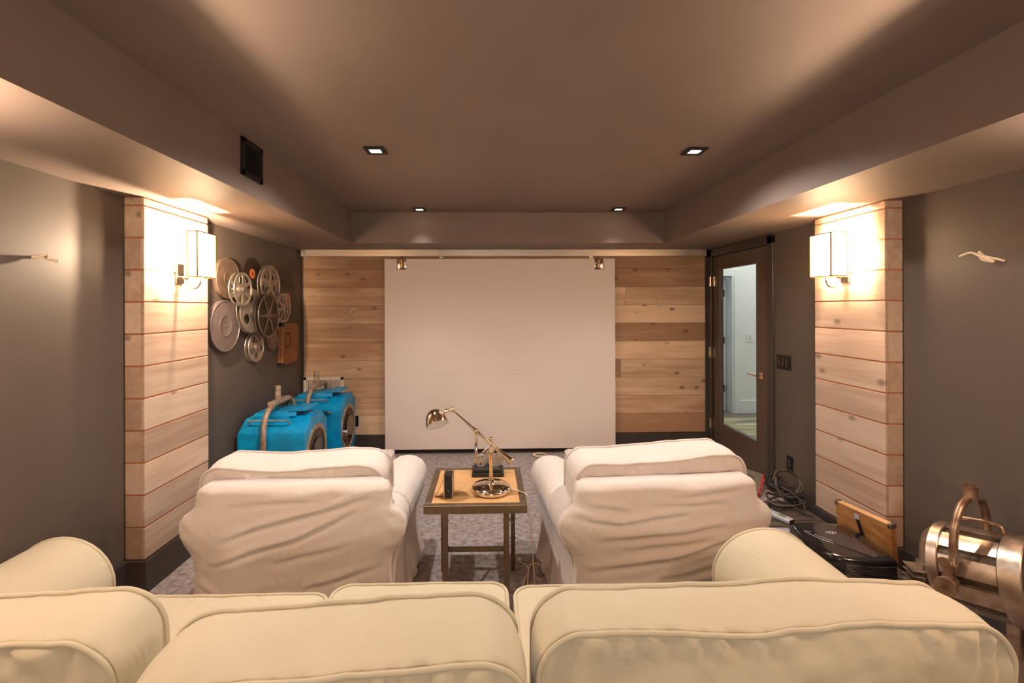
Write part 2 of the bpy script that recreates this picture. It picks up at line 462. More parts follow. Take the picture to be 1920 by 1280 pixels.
# ------------------------------------------------------------------ glazed door
def empty(name, loc=(0, 0, 0)):
    o = bpy.data.objects.new(name, None); C.objects.link(o); o.location = loc; return o
fr = BM()
box(fr, XR-.02, XR+T, D0-.085, D0, 0, DT+.075, .004); box(fr, XR-.02, XR+T, D1, D1+.085, 0, DT+.075, .004)
box(fr, XR-.02, XR+T, D0-.085, D1+.085, DT, DT+.085, .004)
struct('trim_4', fr, 'trimpaint')
door = empty('door_1'); door['kind'] = 'structure'
gx0, gx1, gz0, gz1 = 4.25, 4.955, .36, 2.07
d = BM(); a, b = XR+.004, XR+.044
y0, y1, z0, z1 = D0+.004, D1-.004, .008, DT-.004
box(d, a, b, y0, gx0, z0, z1, .002); box(d, a, b, gx1, y1, z0, z1, .002)
box(d, a, b, gx0, gx1, z0, gz0, .002); box(d, a, b, gx0, gx1, gz1, z1, .002)
obj('door_leaf', d, 'doorpaint', door)
d = BM()
w = .012
for (p, q, r, s) in ((gx0, gx0+w, gz0, gz1), (gx1-w, gx1, gz0, gz1), (gx0, gx1, gz0, gz0+w), (gx0, gx1, gz1-w, gz1)):
    box(d, a-.003, b+.003, p, q, r, s, .003)
obj('glazing_bead', d, 'doorpaint', door)
d = BM(); box(d, a+.017, a+.023, gx0+.004, gx1-.004, gz0+.004, gz1-.004); obj('glass_pane', d, 'glass', door)
for zc in (1.935, 1.135, .335):
    d = BM(); rod(d, (XR-.026, D1+.004, zc-.056), (XR-.026, D1+.004, zc+.056), .008, seg=12)
    box(d, XR-.022, XR-.0195, D1+.004, D1+.045, zc-.052, zc+.052)
    box(d, XR-.004, XR+.0035, D1-.05, D1+.002, zc-.052, zc+.052)
    obj('hinge', d, 'chrome', door, True, angle=40)
h = BM(); box(h, XR-.004, XR+.004, D0+.085, D0+.15, .975, 1.04, .003); hp = obj('handle', h, 'chrome', door)
h = BM(); rod(h, (XR-.002, D0+.118, 1.007), (XR-.05, D0+.118, 1.007), .009)
box(h, XR-.056, XR-.044, D0+.108, D0+.25, .998, 1.014, .004)
obj('lever', h, 'chrome', hp, True, angle=40)

# hallway seen through the glass
HX0, HX1, HY0, HY1, HZ = XR+T, 6.2, 3.2, 9.5, 2.6
bm = BM(); box(bm, HX0, HX1, HY0, HY1, -.1, 0); struct('floor_hall', bm, 'hallwood')
bm = BM(); box(bm, HX0, HX1, HY0, HY1, HZ, HZ+.1); struct('ceiling_hall', bm, 'white')
bm = BM(); box(bm, HX1, HX1+T, HY0, HY1, 0, HZ); struct('wall_hall_right', bm, 'white')
bm = BM(); box(bm, HX0, HX1, HY0-T, HY0, 0, HZ); struct('wall_hall_front', bm, 'white')
bm = BM(); box(bm, HX0, HX1, HY1, HY1+T, 0, HZ); struct('wall_hall_back', bm, 'white')
bm = BM(); box(bm, XR, XR+T, YB+T, HY1, 0, HZ); struct('wall_hall_left', bm, 'white')
HW = 6.95
bm = BM(); box(bm, 3.87, HX1, HW, HW+.12, 0, HZ); box(bm, HX0, 3.87, HW, HW+.12, 2.12, HZ); box(bm, HX0, 2.9, HW, HW+.12, 0, 2.12)
struct('wall_hall_middle', bm, 'white')
bm = BM(); box(bm, 3.76, 3.87, HW-.02, HW+.14, 0, 2.12, .004); box(bm, 3.79, 3.83, HW-.03, HW-.02, 0, 2.12, .004)
box(bm, 2.9, 3.87, HW-.02, HW+.14, 2.12, 2.23, .004); box(bm, 2.88, 2.96, HW-.02, HW+.14, 0, 2.12, .004)
struct('trim_5', bm, 'white')
bm = BM(); box(bm, 3.87, HX1, HW-.02, HW, 0, .2, .004); struct('baseboard_hall', bm, 'white')
door2 = empty('door_2'); door2['kind'] = 'structure'
bm = BM(); box(bm, 3.71, 3.75, HW+.15, HW+.95, .01, 2.08, .003)
obj('door_leaf', bm, 'white', door2)
for zc in (1.86, 1.12, .36):
    bm = BM(); box(bm, 3.70, 3.72, HW+.125, HW+.149, zc-.055, zc+.055); obj('hinge', bm, 'blackmetal', door2)
bm = BM(); box(bm, -.06, .06, -.008, 0, -.07, .07, .004); sw = tag(obj('light_switch', bm, 'white', None, loc=(4.05, HW, 1.17)), 'white rocker switch on the hallway wall beyond the glazed door', 'light switch')
bm = BM(); box(bm, -.018, .018, -.013, -.008, -.034, .034, .002); obj('rocker', bm, 'grille', sw)
bm = BM(); box(bm, -1.1, 1.1, -1.15, 1.15, 0, .012, .004); tag(obj('rug', bm, 'rug', None, loc=(4.0, 5.5, 0)), 'striped grey and yellow rug on the hallway floor', 'rug')

# ------------------------------------------------------------------ ceiling fittings
def downlight(x, y, label):
    t = thing('downlight', label, 'ceiling light', (x, y, ZC), 0, 'square downlights in the tray ceiling')
    s, w = .06, .026
    bm = BM()
    for (a, b, c, d) in ((-s, s, -s, -s+w), (-s, s, s-w, s), (-s, -s+w, -s+w, s-w), (s-w, s, -s+w, s-w)): box(bm, a, b, c, d, -.012, 0, .001, seg=1)
    obj('trim_frame', bm, 'blackmetal', t)
    bm = BM(); box(bm, -s+w, s-w, -s+w, s-w, -.006, -.001); obj('lens', bm, 'lens', t)
downlight(-.68, 2.78, 'square black downlight with white lens, left one of the near pair on the ceiling')
downlight(1.272, 2.77, 'square black downlight with white lens, right one of the near pair on the ceiling')
downlight(-.662, 4.44, 'small square downlight by the back ceiling edge, above the left half of the white panel')
downlight(1.278, 4.42, 'small square downlight by the back ceiling edge, above the right end of the white panel')

t = thing('air_vent', 'black louvred air vent high on the left ceiling soffit', 'vent', (TX0, 2.665, 2.5))
bm = BM(); W, Hh = .115, .105
for (a, b, c, d) in ((-W, W, -Hh, -Hh+.03), (-W, W, Hh-.03, Hh), (-W, -W+.03, -Hh, Hh), (W-.03, W, -Hh, Hh)): box(bm, 0, .012, a, b, c, d, .002)
obj('frame', bm, 'blackmetal', t)
bm = BM()
for k in range(9):
    y = -W+.04+k*.0188; box(bm, .002, .010, y-.003, y+.003, -Hh+.03, Hh-.03)
obj('louvre', bm, 'black', t)
bm = BM(); box(bm, .0005, .002, -W+.02, W-.02, -Hh+.02, Hh-.02); obj('backing', bm, 'lensblack', t)

t = thing('return_grille', 'white slotted return air grille on the back plank wall behind the blue spotlights', 'vent', (-1.862, YB-.024, .645))
bm = BM(); W, Hh = .225, .225
for (a, b, c, d) in ((-W, W, -Hh, -Hh+.035), (-W, W, Hh-.035, Hh), (-W, -W+.035, -Hh, Hh), (W-.035, W, -Hh, Hh)): box(bm, a, b, -.014, 0, c, d, .003)
obj('frame', bm, 'grille', t)
bm = BM()
for k in range(19):
    x = -W+.046+k*.0199; box(bm, x-.0055, x+.0055, -.011, -.002, -Hh+.035, Hh-.035)
obj('slat', bm, 'grille', t)
bm = BM(); box(bm, -W+.03, W-.03, -.0018, -.0004, -Hh+.03, Hh-.03); obj('backing', bm, 'grilleslot', t)

# wall plates
t = thing('switch_plate', 'black triple switch plate on the right wall beside the glazed door', 'light switch', (XR, 3.85, 1.17))
bm = BM(); box(bm, -.008, 0, -.09, .09, -.062, .062, .003); obj('plate', bm, 'blackmetal', t)
for k in (-1, 0, 1):
    bm = BM(); box(bm, -.013, -.008, k*.047-.016, k*.047+.016, -.034, .034, .002); obj('rocker', bm, 'gloss', t)
def outlet(name, label, loc, rz):
    t = thing(name, label, 'outlet', loc, rz)
    bm = BM(); box(bm, -.038, .038, -.007, 0, -.06, .06, .003); obj('plate', bm, 'blackmetal', t)
    bm = BM(); box(bm, -.018, .018, -.010, -.007, -.036, .036, .003); obj('insert', bm, 'gloss', t)
outlet('power_outlet', 'black power outlet low on the right wall above the pile of dark cables', (XR, 3.775, .33), -PI/2)
outlet('power_outlet', 'small black outlet on the back plank wall right of the rear blue spotlight', (-1.51, YB-.024, .365), 0)

# ------------------------------------------------------------------ sliding rail and hanging white panel
t = thing('sliding_rail', 'long galvanised sliding rail across the top of the back plank wall', 'rail', (.2, 5.15, 2.228))
bm = BM(); w = 2.285
prof = [(-.03, 0), (-.012, 0), (-.012, .006), (-.024, .006), (-.024, .066), (.024, .066), (.024, .006), (.012, .006), (.012, 0), (.03, 0), (.03, .072), (-.03, .072)]
loft(bm, [[Vector((x, y, z)) for y, z in prof] for x in (-w, w)])
obj('channel', bm, 'rail', t)
for x in (-2.25, -.73, .98, 2.25):
    bm = BM(); box(bm, x-.022, x+.022, -.033, .0435, .018, .0718, .002); box(bm, x-.022, x+.022, .03, .044, -.02, .07)
    rod(bm, (x, -.033, .045), (x, -.039, .045), .008, seg=10); obj('bracket', bm, 'brushed', t, angle=40)
t = thing('projection_panel', 'large white projection panel hanging from the rail in front of the plank wall', 'screen', (.14, 5.11, .065))
bm = BM(); box(bm, -1.292, 1.292, -.012, .012, 0, .838, .0015, seg=1); box(bm, -1.292, 1.292, -.012, .012, .8385, 2.13, .0015, seg=1)
obj('panel_sheet', bm, 'board', t)
for x in (-1.103, 1.11):
    bm = BM(); box(bm, x-.05, x+.05, -.0155, -.0122, 2.005, 2.128, .002)
    for dx in (-.03, .03): ball(bm, (x+dx, -.017, 2.095), .007, 8)
    ball(bm, (x, -.017, 2.02), .006, 8)
    o = obj('hanger', bm, 'chrome', t, True, angle=40)
    bm = BM(); rod(bm, (x, -.02, 2.03), (x, -.02, 2.12), .012); rod(bm, (x, -.02, 2.12), (x, .04, 2.146), .007); rod(bm, (x, .04, 2.14), (x, .04, 2.195), .008)
    obj('roller', bm, 'brass', o, True, angle=40)

# ------------------------------------------------------------------ wall sconces
def sconce(s, x_w, yc, zc, label, x0=.072, by=0):
    """s=+1: on the left pilaster facing +x"""
    t = thing('wall_sconce', label, 'wall lamp', (x_w, yc, zc), 0 if s > 0 else PI, 'box shade sconces on the plank pilasters')
    bm = BM(); box(bm, .0, .014, -.035, .035, -.185, -.055, .003); obj('backplate', bm, 'chrome', t)
    bm = BM(); rod(bm, (.014, 0, -.145), (.05, 0, -.145), .011)
    ball(bm, (.05, 0, -.145), .015)
    pts = [(.05, 0, -.145), (.052, 0, -.165)]+[(.095-.043*math.cos(a), 0, -.165-.05*math.sin(a)) for a in [PI*k/16 for k in range(17)]]+[(.138, 0, -.12), (.12, 0, -.085), (.118, 0, -.03)]
    tube(bm, pts, .006, 10); rod(bm, (.118, 0, -.06), (.118, 0, -.02), .014)
    obj('arm', bm, 'chrome', t, True, angle=50)
    x1, y0, y1, z0, z1 = .178, -.095, .095, -.142, .142
    bm = BM(); q = .0025
    box(bm, x1-q, x1, y0, y1, z0, z1)
    box(bm, x0, x1-q, y0, y0+q, z0, z1); box(bm, x0, x1-q, y1-q, y1, z0, z1)
    sh = obj('lamp_shade', bm, 'shade', t)
    bm = BM(); e = .0035
    for x in (x0, x1):
        for y in (y0, y1): box(bm, x-e, x+e, y-e, y+e, z0, z1)
    for z in (z0, z1):
        for x in (x0, x1): box(bm, x-e, x+e, y0, y1, z-e, z+e)
        for y in (y0, y1): box(bm, x0, x1, y-e, y+e, z-e, z+e)
    box(bm, x0, x1, -.004, .004, z0, z0+.004)
    obj('shade_frame', bm, 'brass', sh)
    bm = BM(); lathe(bm, [(.003, -.028), (.009, -.02), (.0145, .0), (.0155, .012), (.011, .03), (.003, .042)], 16, Matrix.Translation((.118, by, 0)))
    obj('bulb', bm, 'bulb', t, True)
    return t
sconce(1, -1.995, 2.98, 1.993, 'lit sconce with box shade on the left plank pilaster by the film reels', .118, .03)
sconce(-1, 2.427, 3.03, 1.993, 'lit sconce with box shade on the right plank pilaster past the door')

# ------------------------------------------------------------------ wires sticking out of the walls
def wire(label, pts, r=.005):
    bm = BM(); tube(bm, spline(pts, 8), r, 8); return tag(obj('speaker_wire', bm, 'cord', None, True), label, 'wire')
wire('short stub of pale wire sticking out of the bare left wall', [(XL-.01, 2.155, 1.888), (XL+.03, 2.16, 1.895), (XL+.05, 2.175, 1.905), (XL+.03, 2.19, 1.89), (XL+.045, 2.215, 1.883), (XL+.06, 2.22, 1.876)], .007)
wire('white looped wire tail sticking out of the bare right wall', [(XR+.01, 2.185, 1.868), (XR-.03, 2.19, 1.88), (XR-.045, 2.235, 1.90), (XR-.03, 2.27, 1.925), (XR-.05, 2.24, 1.885), (XR-.035, 2.20, 1.868), (XR-.06, 2.24, 1.90), (XR-.06, 2.285, 1.922), (XR-.07, 2.33, 1.908)], .006)
ring = []
for k in range(34):
    a = k/33*4*PI+PI/2
    ring.append((-1.520+.034*math.cos(a)+.006*k/33, YB-.032-.004*(k % 3), 1.60+.04*math.sin(a)-.004*k/33))
wire('small white coil of wire on the back plank wall left of the white panel', [(-1.515, YB-.015, 1.652), (-1.515, YB-.03, 1.645)]+ring, .0045)
wire('white wire tail on the back plank wall right of the white panel', [(1.925, YB-.015, 1.71), (1.94, YB-.035, 1.705), (1.97, YB-.05, 1.69), (1.985, YB-.05, 1.655), (1.965, YB-.04, 1.66), (1.972, YB-.05, 1.685), (1.99, YB-.055, 1.66), (2.0, YB-.045, 1.635)], .006)
bm = BM(); pts = []
for k in range(50):
    a = k/49*5*PI; pts.append((.565+.062*math.cos(a)+.012*math.sin(k), 5.02+.055*math.sin(a), .012+.012*k/49))
tube(bm, pts, .006, 8); tag(obj('coiled_cord', bm, 'cord', None, True), 'small coil of white cord on the carpet under the white panel', 'cord')

# ------------------------------------------------------------------ film collage on the left wall (local z of each disc = out of the wall)
RX = Matrix.Rotation(PI/2, 4, 'Y')
def on_wall(name, label, cat, y, z, off, group=None):
    t = thing(name, label, cat, (XL+off, y, z), 0, group); return t
def disc_plate(bm, R, pred, z0, z1, nr=22, nt=120, r0=.0):
    """plate about +x with holes where pred(r/R, theta) is False"""
    rs = [r0+(R-r0)*k/nr for k in range(nr+1)]; ths = [2*PI*k/nt for k in range(nt)]
    keep = [[pred((rs[i]+rs[i+1])/2/R, ths[j]+PI/nt) for j in range(nt)] for i in range(nr)]
    vt = {}
    def v(i, j, z):
        j %= nt
        k = (i, j, z)
        if k not in vt: vt[k] = bm.verts.new((z, rs[i]*math.cos(ths[j]), rs[i]*math.sin(ths[j]))) if i or r0 else None
        if vt[k] is None:
            kk = ('c', z)
            if kk not in vt: vt[kk] = bm.verts.new((z, 0, 0))
            vt[k] = vt[kk]
        return vt[k]
    def face(*a):
        a = list(dict.fromkeys(a))
        if len(a) > 2:
            try: bm.faces.new(a)
            except ValueError: pass
    for i in range(nr):
        for j in range(nt):
            if not keep[i][j]: continue
            for z in (z0, z1): face(v(i, j, z), v(i+1, j, z), v(i+1, j+1, z), v(i, j+1, z))
            if i == nr-1 or not keep[i+1][j]: face(v(i+1, j, z0), v(i+1, j+1, z0), v(i+1, j+1, z1), v(i+1, j, z1))
            if i and not keep[i-1][j]: face(v(i, j, z0), v(i, j+1, z0), v(i, j+1, z1), v(i, j, z1))
            for dj, jj in ((-1, j), (1, j+1)):
                if not keep[i][(j+dj) % nt]: face(v(i, jj, z0), v(i+1, jj, z0), v(i+1, jj, z1), v(i, jj, z1))
def spokes(n, wid, rim, hub, ph=0):
    def f(r, th):
        if r > rim or r < hub: return True
        a = (th-ph) % (2*PI/n); a = min(a, 2*PI/n-a)
        return a*r < wid
    return f
def holes(n, rc, rad, hub=0, ph=0, oval=1., small=0):
    def f(r, th):
        for k in range(n):
            c = ph+2*PI*k/n
            dx, dy = r*math.cos(th-c)-rc, r*math.sin(th-c)
            if (dx/rad)**2+(dy/(rad*oval))**2 < 1: return False
        if small:
            for k in range(n):
                c = ph+PI/n+2*PI*k/n
                if (r*math.cos(th-c)-rc*.62)**2+(r*math.sin(th-c))**2 < small**2: return False
        return True
    return f
def reel(label, y, z, R, pred, back, off, m='reel', film=None, hub=.14):
    t = on_wall('film_reel', label, 'film reel', y, z, 0, 'film reels hung on the left wall')
    for x0 in (back, off-.004):
        bm = BM(); disc_plate(bm, R, pred, x0, x0+.0035)
        # rolled rim
        tube(bm, [(x0+.002, R*math.cos(a), R*math.sin(a)) for a in [2*PI*k/72 for k in range(72)]], .004, 8, True)
        obj('flange', bm, m, t, angle=30)
    bm = BM(); lathe(bm, [(R*hub*.5, max(.001, back-.045)), (R*hub*.5, back), (R*hub, back), (R*hub, off+.003), (R*hub*.6, off+.006), (R*hub*.25, off+.006)], 32, RX)
    obj('hub', bm, m, t, True, angle=30)
    if film:
        bm = BM(); lathe(bm, [(R*.2, back+.006), (R*film, back+.006), (R*film, off-.008), (R*.2, off-.008)], 64, RX); obj('wound_film', bm, 'film', t, True, angle=30)
    return t
def filmcan(label, y, z, R, d, m, ring_):
    t = on_wall('film_can', label, 'film can', y, z, 0, 'round film cans hung on the left wall')
    bm = BM(); lathe(bm, [(R*.98, 0), (R*.98, d-.006), (R, d-.006), (R, d+.002), (R*.985, d+.005), (R*.95, d+.005), (R*.94, d+.001), (R*ring_+.01, d+.001), (R*ring_+.006, d+.004), (R*ring_, d+.001), (.004, d+.001)], 72, RX)
    obj('lid', bm, m, t, True, angle=35)
    bm = BM(); ball(bm, (d+.003, 0, 0), .006, 10); obj('centre_stud', bm, 'chrome', t, True)
filmcan('brown round film can hung nearest the left sconce, above the big grey can', 3.692, 1.888, .166, .03, 'can', .3)
filmcan('biggest grey film can with a centre ring, lowest left on the left wall', 3.645, 1.51, .205, .035, 'can_grey', .38)
filmcan('small brown tin partly hidden under the black film reel', 4.448, 1.348, .105, .025, 'can', .35)
def record(label, y, z, R, lm):
    t = on_wall('vinyl_record', label, 'record', y, z, .004, 'vinyl records on the left wall')
    prof = [(R, 0), (R, .003)]
    for k in range(18): r = R*(.97-.034*k); prof += [(r, .0034), (r-.003, .0028)]
    bm = BM(); lathe(bm, prof+[(R*.3, .003), (.003, .003)], 64, RX); obj('disc', bm, 'vinyl', t, True, angle=60)
    bm = BM(); lathe(bm, [(R*.31, .003), (R*.31, .0042), (.008, .0042)], 40, RX); obj('paper_label', bm, lm[0], t)
    if lm[1]:
        bm = BM(); pts = [Vector((.0048, R*.3*math.cos(a), R*.3*math.sin(a))) for a in [-PI*.62+PI*k/20*1.05 for k in range(21)]]
        vs = [bm.verts.new(p) for p in pts]; bm.faces.new(vs); obj('label_half', bm, lm[1], t)
    bm = BM(); lathe(bm, [(.009, .004), (.009, .007), (.002, .008)], 12, RX); obj('spindle_pin', bm, 'blackmetal', t)
record('black vinyl record with an orange label at the top of the wall collage', 4.111, 1.958, .141, ('orange', None))
record('black vinyl record with a pale and orange label, rightmost disc of the wall collage', 4.828, 1.742, .21, ('pink', 'orange'))
reel('shiny six-spoke film reel overlapping the brown film can on the left wall', 3.718, 1.804, .132, spokes(6, .10, .86, .30, .5), .09, .135)
reel('plain grey film reel with oval holes between the big can and the black reel', 3.96, 1.63, .186, holes(3, .58, .22, ph=PI/2+.2, oval=1.15), .046, .08)
reel('silver film reel with five broad spokes, highest reel of the wall collage', 4.366, 1.865, .188, spokes(5, .11, .84, .32, .3), .014, .05)
reel('dark film reel wound with film at the centre of the wall collage', 4.177, 1.58, .198, spokes(6, .055, .93, .22, PI/6+.5236), .09, .125, 'reel_dark', film=.9)
reel('thin wire-spoked film reel in front of the rightmost record', 4.567, 1.652, .143, spokes(8, .05, .9, .16, .2), .058, .085, hub=.1)
reel('round-holed silver film reel hung lowest on the left wall', 4.113, 1.305, .133, holes(5, .58, .24, ph=-PI/2, small=.10), .004, .04)
t = thing('film_case', 'flat brown fibre case with dark corners hung by the back corner of the left wall', 'case', (XL, 4.78, 1.285))
bm = BM(); box(bm, .002, .06, -.19, .19, -.21, .21, .008); obj('case_body', bm, 'casewood', t)
for y in (-1, 1):
    for z in (-1, 1):
        bm = BM(); box(bm, .004, .064, min(y*.155, y*.194), max(y*.155, y*.194), min(z*.18, z*.214), max(z*.18, z*.214), .006)
        obj('corner_cap', bm, 'blackmetal', t)
bm = BM(); a, b, c, d_ = -.13, -.03, -.04, .11
for (p, q, r, s) in ((a, b, c, c+.012), (a, b, d_-.012, d_), (a, a+.01, c, d_), (b-.01, b, c, d_)): box(bm, .06, .064, p, q, r, s, .001, seg=1)
obj('label_frame', bm, 'blackmetal', t)

# ------------------------------------------------------------------ blue spotlights
def blue_light(label, loc, rz=0):
    t = thing('stage_spotlight', label, 'spotlight', loc, rz, 'old blue stage spotlights on the floor')
    # body: prism along x, cross-section octagon in (y,z)
    def section(s, dz=0):
        P = [(-.26, .20), (-.26, .63), (-.12, .735), (.12, .735), (.26, .63), (.26, .20), (.12, .06), (-.12, .06)]
        return [(y*s, .40+(z-.40)*s) for y, z in P]
    bm = BM()
    loft(bm, [[Vector((x, y, z)) for y, z in section(s)] for x, s in ((-.30, .80), (-.285, .93), (-.20, 1), (.265, 1), (.27, .995))])
    bm.faces.ensure_lookup_table()
    bmesh.ops.bevel(bm, geom=[e for e in bm.edges], offset=.006, segments=2, affect='EDGES')
    obj('lamp_body', bm, 'blue', t, True, angle=35)
    bm = BM(); box(bm, -.19, .10, -.15, .15, .70, .745, .004)
    loft(bm, [[Vector((x, y, z)) for y, z in ((-.15, .738), (.15, .738), (.13, zt), (-.13, zt))] for x, zt in ((-.20, .758), (.15, .786))])
    box(bm, .09, .235, -.145, .145, .776, .784, mx=Matrix.Translation((0, 0, .006)))
    obj('vent_hood', bm, 'blue', t)
    bm = BM(); box(bm, .151, .156, -.12, .12, .737, .778); obj('hood_opening', bm, 'lensblack', t)
    # lens ring on the +x end
    RXp = lambda x: Matrix.Translation((x, 0, .40)) @ RX
    bm = BM(); lathe(bm, [(.235, 0), (.235, .006), (.205, .01), (.195, .004), (.2, -.006)], 48, RXp(.27), cap=False); obj('lens_ring', bm, 'yoke', t, True, angle=40)
    bm = BM(); lathe(bm, [(.2, .003), (.15, .002), (.14, .006), (.11, .004), (.05, .012), (.002, .014)], 40, RXp(.27), cap=False); obj('lens', bm, 'interior', t, True, angle=40)
    bm = BM(); lathe(bm, [(.12, .011), (.12, .02), (.002, .022)], 24, RXp(.27)); obj('iris', bm, 'lensblack', t, True, angle=40)
    bm = BM(); rod(bm, (.272, -.225, .40), (.31, -.225, .40), .012); ball(bm, (.315, -.225, .40), .017, 12); obj('lens_knob', bm, 'silver', t, True)
    # grab rail on the chamfer
    bm = BM(); tube(bm, spline([(-.2, -.175, .67), (-.2, -.225, .715), (-.18, -.232, .722), (.1, -.232, .722), (.12, -.225, .715), (.12, -.175, .67)], 6), .006, 8); obj('grab_rail', bm, 'yoke', t, True)
    bm = BM(); box(bm, -.05, -.02, -.266, -.258, .22, .62); obj('seam_strip', bm, 'blue', t)
    # yoke over the body in the yz plane
    pts = [(-.05, -.29, .36), (-.05, -.29, .56), (-.05, -.275, .70), (-.05, -.22, .785), (-.05, -.12, .825), (-.05, 0, .84), (-.05, .12, .84), (-.05, .21, .82), (-.05, .275, .75), (-.05, .29, .6), (-.05, .29, .36)]
    bm = BM(); tube(bm, spline(pts, 6), .0225, 14); obj('yoke', bm, 'yoke', t, True)
    bm = BM(); box(bm, -.085, -.015, -.16, .13, .822, .86, .012); tube(bm, [(-.05, .02, .825), (-.05, .06, .81), (-.05, .1, .815)], .01, 8); cl = obj('clamp', bm, 'yoke', t)
    bm = BM(); lathe(bm, [(.0245, 0), (.0245, .13), (.019, .13), (.019, .02)], 20, Matrix.Translation((-.05, -.03, .848))); rod(bm, (-.05, -.055, .96), (-.05, -.052, .96), .005); obj('spigot', bm, 'yoke', t, True, angle=40)
    for s in (-1, 1):
        bm = BM(); rod(bm, (-.05, s*.255, .38), (-.05, s*.305, .38), .03); rod(bm, (-.05, s*.305, .38), (-.05, s*.325, .38), .042, seg=8); obj('pivot_knob', bm, 'blackmetal', t, True, angle=40)
    bm = BM(); box(bm, -.16, .2, -.2, .2, .0, .075, .01); obj('base', bm, 'blue', t)
    return t
b1 = blue_light('blue stage spotlight with grey yoke beside the left wall, nearer one behind the left armchair', (-1.775, 4.02, 0))
b2 = blue_light('blue stage spotlight with grey yoke in the back corner under the white grille', (-1.755, 4.855, 0))
bm = BM(); box(bm, .28, .289, -.215, -.07, .30, .36, .003); box(bm, .28, .289, -.12, -.07, .2, .31, .003); rod(bm, (.293, -.205, .325), (.293, -.085, .345), .006); obj('latch_plate', bm, 'rust', b2, angle=40)
bm = BM(); box(bm, .274, .28, -.2, -.13, .40, .47, .003); obj('toggle_box', bm, 'blackmetal', b2)
bm = BM(); tube(bm, [(.10, -.275, .60), (.16, -.29, .615), (.2, -.285, .60)], .008, 8); obj('latch', bm, 'rust', b2, True)

